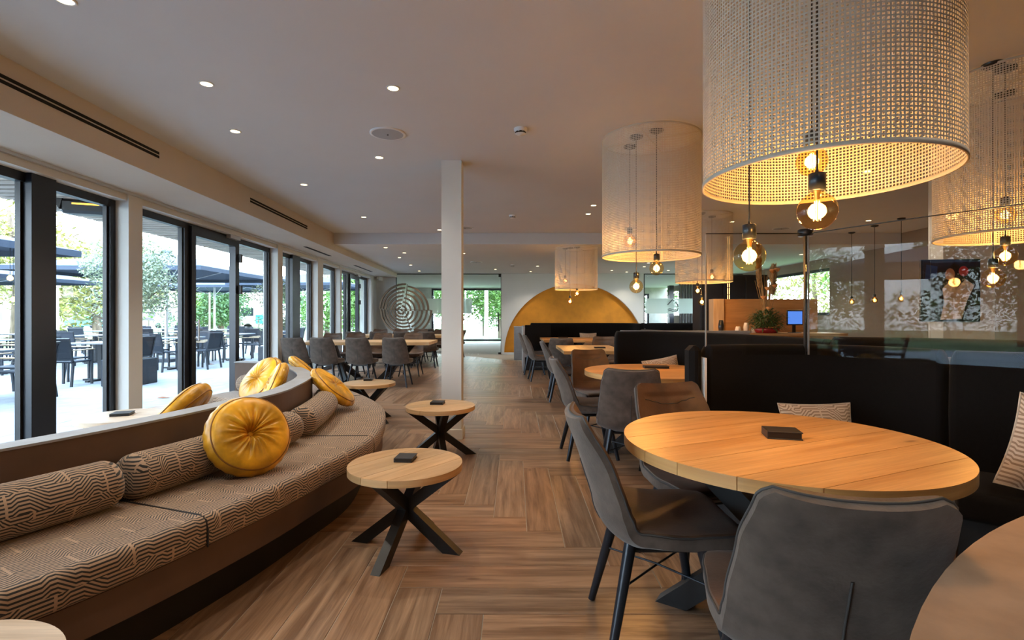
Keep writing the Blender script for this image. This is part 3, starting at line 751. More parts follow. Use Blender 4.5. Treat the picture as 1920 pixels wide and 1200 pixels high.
drum(*D3, 'small looking white drum shade in front of the ochre arch', True); drum(*D4, 'white drum shade seen partly behind the second one'); drum(*D5, 'white perforated drum shade cut by the right edge of the photo')
bproto = {}
def bulb(px, py, Y, zc, lab, dia=.118, light=True, power=BULB_W, rose=True):
    p = at(px, py, Y); key = (round(dia, 3),)
    t = thing('pendant_bulb', lab, 'pendant bulb', (p.x, p.y, p.z), random.random() * 3, 'globe filament bulbs on black cords')
    r = dia / 2
    if key not in bproto:
        prof = [(0, -r)] + [(r * sin(a), -r * cos(a)) for a in [pi * k / 16 for k in range(1, 14)]] + [(r * .36, r * .98), (r * .30, r * 1.15)]
        g = MB().lathe(prof[:-1] + [(r * .30, r * 1.15), (r * .29, r * 1.16)], 28)
        g.f = g.f[:-1]; g.uv = g.uv[:-1]; g.sm = g.sm[:-1]; g.m = g.m[:-1]; g.tone = g.tone[:-1]
        fi = MB()
        for k in range(4):
            a = k * pi / 2 + .4; fi.tube([(cos(a) * r * .16, sin(a) * r * .16, -r * .52), (cos(a) * r * .11, sin(a) * r * .11, r * .55)], r * .024, 6)
        st = MB().tube([(0, 0, -r * .55), (0, 0, r * 1.05)], r * .035, 6).lathe([(r * .12, r * .6), (r * .2, r * 1.1)], 10)
        so = MB().lathe([(r * .30, r * 1.1), (r * .42, r * 1.12), (r * .42, r * 2.0), (r * .38, r * 2.04), (r * .1, r * 2.06), (r * .07, r * 2.25)], 20)
        bproto[key] = (g.mesh('globe', 'amber_glass'), fi.mesh('filament', 'filament_glow'), st.mesh('stem', 'brass'), so.mesh('socket', 'blue_steel'))
    for me in bproto[key]:
        o = bpy.data.objects.new(me.name, me); C.objects.link(o); o.parent = t
    MB().tube([(0, 0, r * 2.2), (0, 0, zc - p.z)], .0032 if Y < 6 else .0045, 6).build('cord', 'black_plastic', t)
    if rose: MB().lathe([(0, zc - p.z - .03), (.02, zc - p.z - .03), (.055, zc - p.z - .018), (.058, zc - p.z)], 20).build('ceiling_rose', 'black_plastic', t)
    if light:
        l = bpy.data.lights.new('bulb_lamp', 'POINT'); l.energy = power; l.color = AMBER; l.shadow_soft_size = .03
        o = bpy.data.objects.new('bulb_lamp', l); C.objects.link(o); o.location = p
bulb(1405, 480, 1.95, ZC1, 'amber globe bulb hanging lowest and leftmost under the largest shade', .12)
bulb(1532, 396, 1.62, ZC1, 'nearest amber globe bulb just below the largest shade', .12)
bulb(1522, 303, 2.10, ZC1, 'amber globe bulb half inside the largest shade', .12)
bulb(1193, 537, 4.35, ZC1, 'lowest globe bulb under the second shade'); bulb(1231, 503, 4.2, ZC1, 'globe bulb just under the right side of the second shade'); bulb(1181, 452, 4.6, ZC1, 'globe bulb glimpsed inside the second shade')
bulb(1069, 565, 9.9, ZC2, 'lowest globe bulb before the ochre arch', .11); bulb(1082, 550, 9.8, ZC2, 'middle globe bulb before the ochre arch', .11); bulb(1060, 527, 10.0, ZC2, 'globe bulb inside the small looking shade', .11)
bulb(1308, 545, 7.7, ZC1, 'globe bulb under the fourth shade, left of a close pair', .11); bulb(1316, 566, 7.6, ZC1, 'globe bulb under the fourth shade, lower of a close pair', .11); bulb(1335, 519, 7.85, ZC1, 'globe bulb inside the fourth shade', .11)
bulb(1885, 480, 3.15, ZC1, 'globe bulb under the right-hand shade, upper of two', .12); bulb(1862, 522, 3.1, ZC1, 'globe bulb under the right-hand shade, lowest', .12); bulb(1885, 403, 3.5, ZC1, 'globe bulb inside the right-hand shade', .12)
for px, py, Y, lb in ((1597, 566, 9.35, 'farthest of three globe pendants in a row behind the glass screen'), (1640, 563, 8.65, 'middle of three globe pendants in a row behind the glass screen'), (1690, 560, 8.0, 'nearest of three globe pendants in a row behind the glass screen')):
    bulb(px, py, Y, ZC1, lb, .10, power=3.5)

# ================================================================== TABLES
def clip_strip(R, ya_, yb_, n=14):
    """part of a disc between y=ya_ and y=yb_, as polygon"""
    ya2, yb2 = max(ya_, -R), min(yb_, R)
    if yb2 <= ya2 + 1e-4: return None
    pts = []
    a0, a1 = math.asin(max(-1, min(1, ya2 / R))), math.asin(max(-1, min(1, yb2 / R)))
    for k in range(n + 1):
        a = a0 + (a1 - a0) * k / n; pts.append((R * cos(a), R * sin(a)))
    for k in range(n + 1):
        a = a1 + (a0 - a1) * k / n; pts.append((-R * cos(a), R * sin(a)))
    out = [pts[0]]
    for q in pts[1:]:
        if math.hypot(q[0] - out[-1][0], q[1] - out[-1][1]) > 1e-4: out.append(q)
    if math.hypot(out[0][0] - out[-1][0], out[0][1] - out[-1][1]) < 1e-4: out.pop()
    return out if len(out) > 2 else None
def star_base(t, h, r, w, d, rot=0, m='black_steel', hub=True):
    for k in range(4):
        a = rot + k * pi / 2 + (pi / 4)
        f = (cos(a) * r, sin(a) * r, 0.0); g = (-cos(a) * r * .95, -sin(a) * r * .95, h)
        # a beam with feet cut level
        t_ = Vector(g) - Vector(f); sd = Vector((-sin(a), cos(a), 0)) * (w / 2); hx = Vector((cos(a), sin(a), 0)) * (d / 2)
        b0, b1 = Vector(f), Vector(g); mid = (b0 + b1) / 2
        vs = [b0 - sd - hx, b0 + sd - hx, b0 + sd + hx, b0 - sd + hx, b1 - sd - hx, b1 + sd - hx, b1 + sd + hx, b1 - sd + hx]
        b = MB(); b.add(vs, [(3, 2, 1, 0), (4, 5, 6, 7), (0, 1, 5, 4), (1, 2, 6, 5), (2, 3, 7, 6), (3, 0, 4, 7)])
        b.build('leg', m, t)
def round_table(x, y, R, h, th, lab, grp, boards=5, rot=0.0, wood_m=None, base=True, br=None, bw=.06, bd=.10, brot=0, tilt=None, cat='table', name='round_table'):
    wood_m = wood_m or ('oak_warm_lamplit' if h > .6 else 'oak_board'); t = thing(name, lab, cat, (x, y, 0), 0, grp); rg = random.Random(int(x * 1000 + y * 77))
    if boards <= 1:
        m = MB(); ring = [(R * cos(2 * pi * k / 72), R * sin(2 * pi * k / 72)) for k in range(72)]
        m.cur = (1, 1, 1); m.prism(ring, h - th, h, smooth_side=True); m.build('tabletop', wood_m, t)
    else:
        bw_ = 2 * R / boards; e = .0012
        ys = [-R]
        for k in range(boards - 1): ys.append(-R + bw_ * (k + 1) + rg.uniform(-.2, .2) * bw_)
        ys.append(R)
        for k in range(boards):
            poly = clip_strip(R, ys[k] + (e if k else 0), ys[k + 1] - (e if k < boards - 1 else 0))
            if not poly: continue
            ca, sa = cos(rot), sin(rot)
            m = MB(); kk = rg.uniform(.74, 1.12); ww = rg.uniform(-.03, .03); m.cur = (kk * (1 + ww), kk, kk * (1 - ww))
            m.prism(poly, h - th, h - .0005, off=(rg.random() * 40, rg.random() * 40))
            o = m.build('board', wood_m, t); o.rotation_euler = (0, 0, rot)
    if base: star_base(t, h - th, br or R * .8, bw, bd, brot)
    return t
def rect_table(x, y, w, d, h, th, lab, grp, boards=6, grain='x'):
    t = thing('rectangular_table', lab, 'table', (x, y, 0), 0, grp); rg = random.Random(int(x * 1000 + y * 77))
    n = boards
    for k in range(n):
        m = MB(); kk = rg.uniform(.86, 1.1); m.cur = (kk, kk, kk)
        if grain == 'x': m.box(-w / 2, w / 2, -d / 2 + d * k / n + .0006, -d / 2 + d * (k + 1) / n - .0006, h - th, h, .001, grain='x', off=(rg.random() * 40, rg.random() * 40))
        else: m.box(-w / 2 + w * k / n + .0006, -w / 2 + w * (k + 1) / n - .0006, -d / 2, d / 2, h - th, h, .001, grain='y', off=(rg.random() * 40, rg.random() * 40))
        m.build('board', 'oak_warm_lamplit' if x > 0 else 'oak_board', t)
    return t
def menu(x, y, z, rot, lab, w=.12, d=.085, hh=.026):
    t = thing('menu_block', lab, 'menu', (x, y, z), rot, 'small black menus on the tables')
    MB().box(-w / 2, w / 2, -d / 2, d / 2, 0, .004, .001).build('cover', 'black_leather', t)
    MB().box(-w / 2 + .004, w / 2 - .004, -d / 2 + .003, d / 2 - .003, .004, hh - .004, .001).build('pages', 'black_plastic', t)
    MB().box(-w / 2, w / 2, -d / 2, d / 2, hh - .004, hh, .001).build('cover', 'black_leather', t)
    MB().box(-w / 2 - .001, -w / 2 + .004, -d / 2, d / 2, .0, hh, .0005).build('spine', 'black_leather', t)
G1 = 'round oak dining tables'; G2 = 'round coffee tables round the sofa'
T1 = (1.02, 1.95); T2 = (1.22, 4.40)
round_table(*T1, .58, .76, .042, 'large round oak dining table nearest the camera on crossed dark steel legs', G1, 7, radians(24), br=.40, bw=.075, bd=.13, brot=radians(12))
round_table(*T2, .60, .76, .042, 'round oak dining table in the second booth behind the front one', G1, 7, radians(4), br=.40, bw=.075, bd=.13, brot=radians(20))
p = flat(1466, 819, .76); menu(p.x, p.y, .76, radians(-14), 'black menu on the front round dining table', .125, .10, .03)
p = flat(1230, 690, .76); menu(p.x, p.y, .76, radians(-5), 'black menu on the second round dining table', .22, .12, .02)
round_table(-.585, 2.69, .302, .45, .036, 'front round oak coffee table beside the curved sofa', G2, 4, radians(52), br=.27, bw=.05, bd=.095, brot=radians(-60), name='coffee_table')
round_table(-.655, 4.42, .302, .45, .036, 'round oak coffee table in front of the square column', G2, 4, radians(30), br=.27, bw=.05, bd=.095, brot=radians(-28), name='coffee_table')
round_table(-1.72, 5.92, .302, .45, .036, 'round oak coffee table behind the tip of the sofa', G2, 4, radians(8), br=.27, bw=.05, bd=.095, brot=radians(10), name='coffee_table')
round_table(-3.11, 3.97, .302, .45, .036, 'pale round coffee table between sofa and windows', G2, 1, wood_m='oak_pale', br=.24, bw=.05, bd=.08, name='coffee_table')
round_table(-1.30, 1.00, .302, .45, .032, 'pale round coffee table cut by the bottom edge of the photo before the sofa', G2, 1, wood_m='oak_pale', br=.24, bw=.05, bd=.08, name='coffee_table')
p = flat(761, 862, .45); menu(p.x, p.y, .45, radians(-4), 'black menu on the front coffee table', .10, .11, .022)
p = flat(821, 757, .45); menu(p.x, p.y, .45, radians(-3), 'black menu on the coffee table by the column', .115, .12, .022)
p = flat(691, 713, .45); menu(p.x, p.y, .45, radians(6), 'black menu on the coffee table behind the sofa tip', .10, .10, .022)
p = flat(230, 778, .45); menu(p.x, p.y, .45, radians(20), 'black menu on the pale table by the windows', .13, .13, .022)
# tan suede-look table in the right foreground
t = thing('oval_table', 'oval table with tan suede-look top cut by the bottom right corner of the photo', 'table', (1.185, .60, 0), radians(35.6))
ov_ = [(1.10 * cos(2 * pi * k / 72), .50 * sin(2 * pi * k / 72)) for k in range(72)]
MB().prism(ov_, .732, .758, smooth_side=True).build('tabletop', 'suede_tan', t)
MB().prism([(x * 1.003, y * 1.006) for x, y in ov_], .726, .732, smooth_side=True).build('edge_trim', 'brass', t)
for sx in (-.55, .55): MB().beam((sx, -.25, 0), (sx, .25, .726), .10, .06, up=(1, 0, 0)).beam((sx, .25, 0), (sx, -.25, .726), .10, .06, up=(1, 0, 0)).build('crossed_legs', 'black_steel', t)
# tables along the right of the aisle
G3 = 'rectangular oak tables'
t = rect_table(1.10, 7.48, .86, 1.36, .76, .045, 'rectangular oak table in the middle booth beyond the round ones', G3, 6, 'y'); star_base(t, .715, .36, .07, .11)
t = rect_table(1.13, 10.45, 1.14, 1.3, .76, .045, 'rectangular oak table in the far booth below the ochre arch', G3, 7, 'y'); star_base(t, .715, .38, .07, .11)
menu(1.26, 7.4, .76, 0, 'black menu on the middle booth table', .16, .1, .02); menu(1.02, 10.5, .76, 0, 'black menu on the far booth table', .2, .12, .03)
# long tables at the windows
def long_table(x, y, w, d, lab):
    t = rect_table(x, y, w, d, .76, .055, lab, 'long oak tables at the window side', 7, 'x')
    for sx in (-1, 1):
        for sy in (-1, 1):
            b = MB(); b.beam((sx * w * .12, -sy * d * .38, 0.03), (sx * w * .32, sy * d * .38, .69), .10, .07, up=(0, 1, 0)); b.build('leg', 'black_steel', t)
            b = MB(); b.box(sx * w * .12 - .07, sx * w * .12 + .07, -sy * d * .38 - .06, -sy * d * .38 + .06, 0, .03); b.build('foot', 'black_steel', t)
long_table(-2.80, 9.55, 2.5, 1.0, 'long oak table with eight chairs nearest the sofa'); long_table(-2.85, 12.7, 2.3, 1.0, 'second long oak table in front of the wooden spiral screen')

# ================================================================== DINING CHAIRS
def chair_proto():
    prof = spline([(.255, .452), (.235, .463), (.10, .452), (-.06, .440), (-.150, .448), (-.205, .500), (-.240, .60), (-.285, .735), (-.335, .862)], 12)
    n = len(prof); L = arclen(prof); tot = L[-1]
    wk = [(0, .215), (.12, .232), (.30, .240), (.48, .232), (.62, .226), (.80, .210), (1.0, .186)]
    ck = [(0, .004), (.2, .016), (.42, .040), (.55, .066), (.75, .062), (1.0, .030)]
    def interp(K, v):
        for (a, p), (b, q) in zip(K[:-1], K[1:]):
            if v <= b: s = (v - a) / (b - a); s = s * s * (3 - 2 * s); return p + (q - p) * s
        return K[-1][1]
    K = 17
    def surf(off, chan=0.0, shrink=0.0):
        rows = []
        for i in range(n):
            v = L[i] / tot; a = prof[max(i - 1, 0)]; b = prof[min(i + 1, n - 1)]; t = (b - a).normalized(); nn = Vector((t.y, -t.x))   # towards sitter
            if nn.y < 0 and v < .3: nn = -nn
            if v >= .3 and nn.x < 0 and nn.y < 0: nn = -nn
            w = interp(wk, v) - shrink
            e = max(0, (abs(v - .5) * 2 - .92) / .08); w *= 1 - .16 * e ** 3
            row = []
            for k in range(K):
                u = -1 + 2 * k / (K - 1); x = u * w; c = interp(ck, v) * abs(u) ** 2.3
                th = off * (1 - .55 * abs(u) ** 6) * (1 - .25 * e) if off >= 0 else off * (1 - .20 * abs(u) ** 6) * (1 - .2 * e) * (1 + 1.0 * max(0, min(1, (.62 - v) / .2)) * min(1, v / .06))
                g = 0
                if chan and .60 < v < .93 and abs(u) < .72: g = chan * abs(sin(x * pi / .040)) ** .5 * min(1, (v - .60) / .06) * min(1, (.93 - v) / .05) - chan
                p = prof[i] + nn * (c + th + g); row.append((x, p.x, p.y))
            rows.append(row)
        return rows
    root = thing('dining_chair', '', 'chair')
    inner = surf(.022, .009, .004); mid = surf(.0); outer = surf(-.028)
    uvr = [[(k * .03, i * .03) for k in range(K + 1)] for i in range(n + 1)]
    def closed(m, A, B):
        m.grid(A, uvr); m.grid(B, uvr, flip=True)
        border = [(0, k) for k in range(K)] + [(i, K - 1) for i in range(1, n)] + [(n - 1, k) for k in range(K - 2, -1, -1)] + [(i, 0) for i in range(n - 2, 0, -1)]
        ra = [A[i][k] for i, k in border]; rb = [B[i][k] for i, k in border]; m.grid([ra, rb], None, closed_u=True); return border
    mi_ = MB(); closed(mi_, inner, mid); mi_.build('seat_and_back_pad', 'suede_lamplit', root)['label'] = 'ribbed inner upholstery, same suede with warm lamplight put into its colour'
    mo = MB(); bd = closed(mo, mid, outer); mo.build('outer_shell', 'suede_grey', root)
    MB().tube([mid[i][k] for i, k in bd], .0042, 6, closed=True).build('piping', 'piping_grey', root)
    # stitched seam up the middle of the back, outside
    k0 = K // 2; seam = [Vector(outer[i][k0]) + Vector((0, -.001, 0)) for i in range(n) if .52 < L[i] / tot < .80]
    MB().tube(seam, .003, 6).build('back_seam', 'piping_grey', root)
    for sx in (-1, 1):
        seam = [Vector(outer[i][1 if sx < 0 else K - 2]) for i in range(n) if .34 < L[i] / tot < .50]
    m = MB(); 
    rr = [(.245, .0)]
    band = [Vector(inner[i][k]) for i in range(n) for k in ()]
    # curved stitch line across the inner back
    iv = [i for i in range(n) if L[i] / tot > .86][0]
    st = []
    for k in range(2, K - 2):
        u = abs(-1 + 2 * k / (K - 1)); i = min(n - 1, iv + int(round(4.4 * u * u))) ; st.append(Vector(inner[i][k]) + Vector((0, .001, 0)))
    MB().tube(st, .0022, 5).build('stitching', 'piping_grey', root)
    MB().box(-.14, .14, -.13, .16, .372, .388, .004).build('under_plate', 'black_steel', root)
    for sx in (-1, 1):
        for sy in (-1, 1):
            m = MB(); m.tube([(sx * .135, sy * .130, .405), (sx * .208, sy * .215 - .005, .008)], .019, 8, r1=.0125, ratio=1.25); m.build('leg', 'blue_steel', root)
            
    for s_ in (-1, 1):
        a = Vector((-.165, -s_ * .168, .255)); b = Vector((.165, s_ * .168, .255))
        MB().tube([a, (0, 0, .262 + .004 * s_), b], .0045, 6).build('cross_brace', 'blue_steel', root)
    return root
CP = chair_proto(); cp_used = [False]
def chair(x, y, dx, dy, lab, grp='grey-brown suede dining chairs with black metal legs'):
    r = face_rot(dx, dy)
    if not cp_used[0]:
        cp_used[0] = True; CP.location = (x, y, 0); CP.rotation_euler = (0, 0, r); CP['label'] = lab; CP['group'] = grp; return CP
    return dup(CP, (x, y, 0), r, lab, grp)
chair(.555, 1.97, 1, 0.0, 'suede chair seen from the side at the left of the front round table')
chair(.775, 1.34, .22, .97, 'suede chair with its back to the camera at the front round table')
chair(.90, 2.45, .22, -.97, 'suede chair facing the camera across the front round table')
chair(.86, 3.78, .16, 1, 'suede chair with its back to the camera at the second round table')
chair(.66, 4.45, 1, .05, 'suede chair seen from the side at the left of the second round table')
chair(.86, 5.16, .2, -1, 'ribbed suede chair facing the camera behind the second round table')
chair(.72, 7.32, 1, 0, 'suede chair seen from the side at the middle booth table, nearer one'); chair(.80, 8.55, .1, 1, 'suede chair with its back to the camera left of the far booth table')
chair(.50, 9.55, 1, .1, 'suede chair seen from the side between middle and far booth tables'); chair(.42, 10.6, 1, 0, 'suede chair at the left end of the far booth table')
chair(1.55, 8.55, -.1, -1, 'suede chair facing the camera at the far side of the middle booth table')
for i, px in enumerate((539, 608, 674, 742)):
    w = ('nearest the windows', 'second from the windows', 'third from the windows', 'farthest from the windows')[i]
    x = (px - CX) / F * 8.62; chair(x + (.14 if i == 0 else 0), 8.78, .02, 1, 'suede chair, back to the camera, at the first long table, ' + w)
    x2 = ((598, 658, 715, 773)[i] - CX) / F * 10.45; chair(x2 + (.24 if i == 0 else .06 if i == 1 else 0), 10.32, 0, -1, 'suede chair facing the camera, first long table, ' + w)
    x3 = -3.75 + i * .56; chair(x3, 11.95, 0, 1, 'suede chair, near side of the second long table, ' + w)
    chair(x3 + .05, 13.5, 0, -1, 'suede chair, far side of the second long table, ' + w)
chair(-1.62, 13.0, -.95, .1, 'suede chair standing at the aisle end of the second long table')
for i, x in enumerate((-1.7, -2.5)): chair(x, 14.6, 0, 1, 'suede chair before the wooden spiral screen, %s the aisle' % ('nearer' if i == 0 else 'farther from'))

# ================================================================== CURVED SOFA
rim_pts = [(-3.35, .55), (-2.75, .90), (-2.25, 1.30), (-1.90, 1.80), (-1.68, 2.36), (-1.575, 2.80), (-1.50, 3.18), (-1.53, 3.54), (-1.62, 3.98), (-1.74, 4.28), (-1.97, 4.66), (-2.27, 5.05), (-2.62, 5.32), (-2.95, 5.42)]
RP = spline(rim_pts, 8); RN = normals2(RP)
sofa = thing('curved_sofa', 'long curved built-in sofa with grey-topped brown back and patterned seat cushions', 'sofa', (0, 0, 0))
def sub(i0, i1): return RP[i0:i1 + 1], RN[i0:i1 + 1]
P_, N_ = RP, RN
m = MB(); sweep(m, P_, N_, [(-.10, .20), (0, .20), (0, .742), (-.10, .742)], smooth=False); m.build('backrest_panel', 'brown_panel', sofa)
m = MB(); sweep(m, P_, N_, [(-.115, .742), (.004, .742), (.004, .752), (-.115, .752)], smooth=False); m.build('back_cap', 'grey_panel', sofa)['label'] = 'light grey cap strip on the sofa back'
# wide ledge at the curved tip
m = MB(); sweep(m, P_, N_, [(.0, .20), (.55, .20), (.55, .325), (0, .325)], smooth=False); m.build('seat_base', 'brown_panel', sofa)
m = MB(); sweep(m, P_, N_, [(-.05, 0), (.42, 0), (.42, .20), (-.05, .20)], smooth=False); m.build('plinth', 'black_plinth', sofa)
def idx_near(x, y):
    q = Vector((x, y)); return min(range(len(RP)), key=lambda i: (RP[i] - q).length)
j1 = idx_near(-1.76, 2.12); j2 = idx_near(-1.50, 3.28); j3 = idx_near(-1.97, 4.66)
segs = [(0, 14), (14, j1), (j1, j2), (j2, j3), (j3, len(RP) - 1)]
for si, (a, b) in enumerate(segs):
    P_, N_ = sub(a, b); P_ = [p.copy() for p in P_]
    t0 = (P_[1] - P_[0]).normalized(); P_[0] += t0 * .004; t1 = (P_[-1] - P_[-2]).normalized(); P_[-1] -= t1 * .004
    L0 = arclen(RP); pr = rrect(.015, .575, .326, .452, .035, 4)
    m = MB(); sweep(m, P_, N_, pr, uv_along=[L0[a + i] for i in range(len(P_))], dome=.004); m.build('seat_cushion', 'maze_fabric', sofa)
    # piping along the joint
    pe, ne = P_[0], N_[0]
    if si: MB().tube([(pe.x + ne.x * d, pe.y + ne.y * d, z) for d, z in ((.03, .451), (.53, .451), (.565, .435), (.573, .40), (.573, .33))], .004, 6).build('seat_piping', 'gold_piping' if False else 'black_leather', sofa)
# bolsters lie loose on the seat
def bolster(a, b, r, lab, trim0=.02, trim1=.02):
    P_, N_ = sub(a, b); Q = [p + n * (r + .012) for p, n in zip(P_, N_)]
    Q[0] = Q[0] + (Q[1] - Q[0]).normalized() * trim0; Q[-1] = Q[-1] - (Q[-1] - Q[-2]).normalized() * trim1
    rows = 18; pr = [(r * cos(2 * pi * k / rows), .453 + r + r * sin(2 * pi * k / rows)) for k in range(rows)]
    m = MB(); L0 = arclen(RP); sweep(m, Q, N_, pr, uv_along=[L0[a + i] for i in range(len(Q))], dome=.045)
    o = m.build('bolster', 'maze_fabric'); tag(o, lab, 'bolster cushion', 'patterned bolsters on the curved sofa'); return o
bolster(10, j1 - 1, .098, 'patterned bolster at the near left of the sofa, cut by the photo edge', .02, .01)
bolster(j1, idx_near(-1.51, 3.12), .098, 'patterned bolster behind the big gold cushion', .03, .03)
bolster(idx_near(-1.51, 3.16) + 1, idx_near(-1.70, 4.2), .098, 'curved patterned bolster at the sofa tip', .03, .03)
# inner seat of the hairpin, facing the windows
IP = [Vector(p) for p in ((-2.60, 2.9), (-2.35, 3.3), (-2.25, 3.8), (-2.35, 4.4), (-2.62, 4.85), (-3.0, 5.0))]
inner_rim = [RP[i] - RN[i] * .12 for i in range(idx_near(-1.68, 2.36), len(RP) - 2)]
in2 = [RP[i] - RN[i] * .60 for i in range(idx_near(-1.68, 2.36), len(RP) - 2)]
Pn = [RP[i] for i in range(idx_near(-1.9, 1.8), len(RP) - 1)]; Nn = [-RN[i] for i in range(idx_near(-1.9, 1.8), len(RP) - 1)]
m = MB(); sweep(m, Pn, Nn, [(.10, .0), (.50, .0), (.50, .325), (.10, .325)], smooth=False); m.build('inner_seat_base', 'grey_panel', sofa)
m = MB(); sweep(m, Pn, Nn, rrect(.117, .55, .326, .452, .035, 4), dome=.004); m.build('inner_seat_cushion', 'maze_fabric', sofa)
# round bolster end at the window side
Q = [RP[-14] - RN[-14] * .225, RP[-10] - RN[-10] * .225, RP[-7] - RN[-7] * .225]
o = MB(); rows = 16; pr = [(.09 * cos(2 * pi * k / rows), .545 + .09 * sin(2 * pi * k / rows)) for k in range(rows)]
qq = spline([(q.x, q.y) for q in Q], 5); sweep(o, qq, normals2(qq), pr, dome=.04); o = o.build('bolster', 'maze_fabric'); tag(o, 'patterned bolster inside the hairpin beside the pale gold cushion', 'bolster cushion', 'patterned bolsters on the curved sofa')

def round_cushion(loc, normal, R, T, lab, spin=0, seed=1):
    nth, nr = 128, 18; rg = random.Random(seed); ph = [rg.uniform(0, 6.28) for _ in range(6)]
    t = thing('round_cushion', lab, 'cushion', loc, 0, 'round gold velvet cushions'); q = Vector(normal).to_track_quat('Z', 'Y'); t.rotation_mode = 'QUATERNION'; t.rotation_quaternion = q @ Matrix.Rotation(spin, 4, 'Z').to_quaternion()
    def hgt(rr, a):
        puff = (1 - rr ** 4) ** .5 if rr < 1 else 0
        dent = math.exp(-(rr / .16) ** 2) * .85
        wr = (.08 * sin(11 * a + ph[0]) + .07 * sin(17 * a + ph[1] + 2 * rr) + .07 * sin(29 * a + ph[2] + 3 * rr)) * math.exp(-((rr - .32) / .30) ** 2) + .03 * sin(5 * a + ph[3]) * rr
        return T / 2 * (.58 + .42 * puff - dent + wr)
    for sgn in (1, -1):
        rows = []
        for i in range(nr + 1):
            rr = i / nr; row = []
            for k in range(nth):
                a = 2 * pi * k / nth; Rr = R * rr * (1 + .010 * sin(2 * a + ph[4]) + .003 * sin(5 * a + ph[5]))
                row.append((Rr * cos(a), Rr * sin(a), sgn * (hgt(min(rr, .999), a))))
            rows.append(row)
        m = MB(); m.grid(rows, None, closed_u=True, flip=(sgn < 0)); m.build('tufted_face', 'velvet_gold', t)
    rows = []
    for i in range(7):
        s_ = i / 6 * 2 - 1; row = []
        for k in range(nth):
            a = 2 * pi * k / nth; b_ = R * (1 + .010 * sin(2 * a + ph[4]) + .003 * sin(5 * a + ph[5])); bulge = .020 * (1 - s_ * s_) * (1 + .10 * sin(23 * a + ph[1] + s_))
            edge = T / 2 * (.58 + .03 * sin(5 * a + ph[3]))
            row.append(((b_ + bulge) * cos(a), (b_ + bulge) * sin(a), s_ * edge))
        rows.append(row)
    m = MB(); m.grid(rows, None, closed_u=True); m.build('side_band', 'velvet_gold', t)
    for i in (0, 6):
        MB().tube([Vector(p) * 1.0 for p in rows[i]], .0045, 6, closed=True).build('piping', 'gold_piping', t)
    for sgn in (1, -1):
        m = MB(); z = sgn * T / 2 * .24; m.lathe([(.0, z + sgn * .007), (.012, z + sgn * .005), (.017, z)] if sgn > 0 else [(.017, z), (.012, z - .005), (0, z - .007)], 14); m.build('button', 'velvet_gold', t)
    return t
p = at(466, 817, 2.52); round_cushion(p, (.66, -.58, .48), .184, .155, 'big gold velvet cushion with tufted centre leaning on the front bolster', .4, 2)
p = at(352, 777, 2.95); round_cushion((p.x - .05, p.y, p.z), (-.75, -.15, .62), .20, .12, 'gold cushion peeking over the sofa back beside the pale table', .2, 3)
p = at(489, 712, 4.35); round_cushion(p, (-.42, -.62, .55), .205, .11, 'sunlit gold cushion inside the hairpin of the sofa back', .9, 4)
p = at(515, 722, 4.02); round_cushion(p, (-.80, -.42, .42), .17, .11, 'darker gold cushion leaning right behind the sunlit one', .1, 5)
p = at(624, 726, 4.15); round_cushion(p, (.66, .10, .74), .20, .10, 'gold cushion seen edge-on at the sofa tip, front one', .1, 6)
p = at(570, 696, 4.95); round_cushion((p.x + .02, p.y, p.z), (.60, .35, .72), .19, .10, 'gold cushion seen edge-on at the sofa tip, rear one', .1, 7)

# ================================================================== BLACK BOOTHS
def booth(lab, back, top=1.06, seat_in=.48, th=.11, cut=0, seats=True, cap=None, flip=1):
    t = thing('booth_bench', lab, 'bench', (0, 0, 0), 0, 'black upholstered booth benches')
    groups = back if isinstance(back[0][0], (list, tuple)) else [back]
    for g in groups:
        P = spline(g, 6); N = normals2(P)
        if flip < 0: N = [-n for n in N]
        m = MB(); sweep(m, P, N, rrect(-th, 0, .42, top, .045, 4), dome=.03); m.build('backrest', 'black_fabric', t)
        if seats:
            m = MB(); sweep(m, P, N, rrect(.0, seat_in, .34, .47, .035, 4), dome=.01); m.build('seat', 'black_fabric', t)
            m = MB(); sweep(m, P, N, [(-th + .01, .0), (seat_in - .06, .0), (seat_in - .06, .335), (-th + .01, .335)], smooth=False); m.build('plinth', 'black_plinth', t)
        m = MB(); sweep(m, P, N, [(-th - .03, 0), (-th, 0), (-th, top - .12), (-th - .03, top - .12)], smooth=False); m.build('rear_panel', 'grey_panel', t)
    return t
booth('black upholstered booth bench curving behind the front round table', [[(1.205, 3.04), (1.6, 3.12), (2.02, 3.02), (2.24, 2.66)], [(2.26, 2.56), (2.52, 2.32), (2.70, 1.9), (2.72, 1.3), (2.5, .6)]])
# upholstered end wing and pale edge at the left end of the front booth
t = thing('booth_wing', 'black padded end wing with pale grey edge, left end of the front booth', 'bench', (1.068, 3.04, 0))
MB().box(.0, .075, .0, .13, .05, 1.055, .028).build('padding', 'black_fabric', t); MB().box(.080, .092, -.02, .12, .0, .985).build('edge_panel', 'ceramic', t)
booth('black booth bench behind the second round table', [(1.20, 5.80), (1.62, 5.78), (1.98, 5.30), (2.20, 4.65), (2.36, 3.85)])
booth('black booth bench of the far booth below the ochre arch', [(.42, 12.5), (1.0, 12.55), (2.0, 12.5), (2.75, 12.3), (2.9, 11.6)])
t = thing('booth_end_panel', 'pale grey end panel with a low opening at the left of the far booth', 'panel', (.20, 11.30, 0))
MB().box(-.02, .03, 0, 1.0, 0, 1.0, .004).build('side_panel', 'grey_panel', t); MB().box(.03, .62, .0, .04, .30, .42).build('seat_rail', 'grey_panel', t)
MB().box(.03, .62, .02, .06, .42, 1.03, .01).build('padding', 'black_fabric', t); MB().box(.03, .62, .08, .10, 0, .30).build('plinth', 'black_plinth', t)
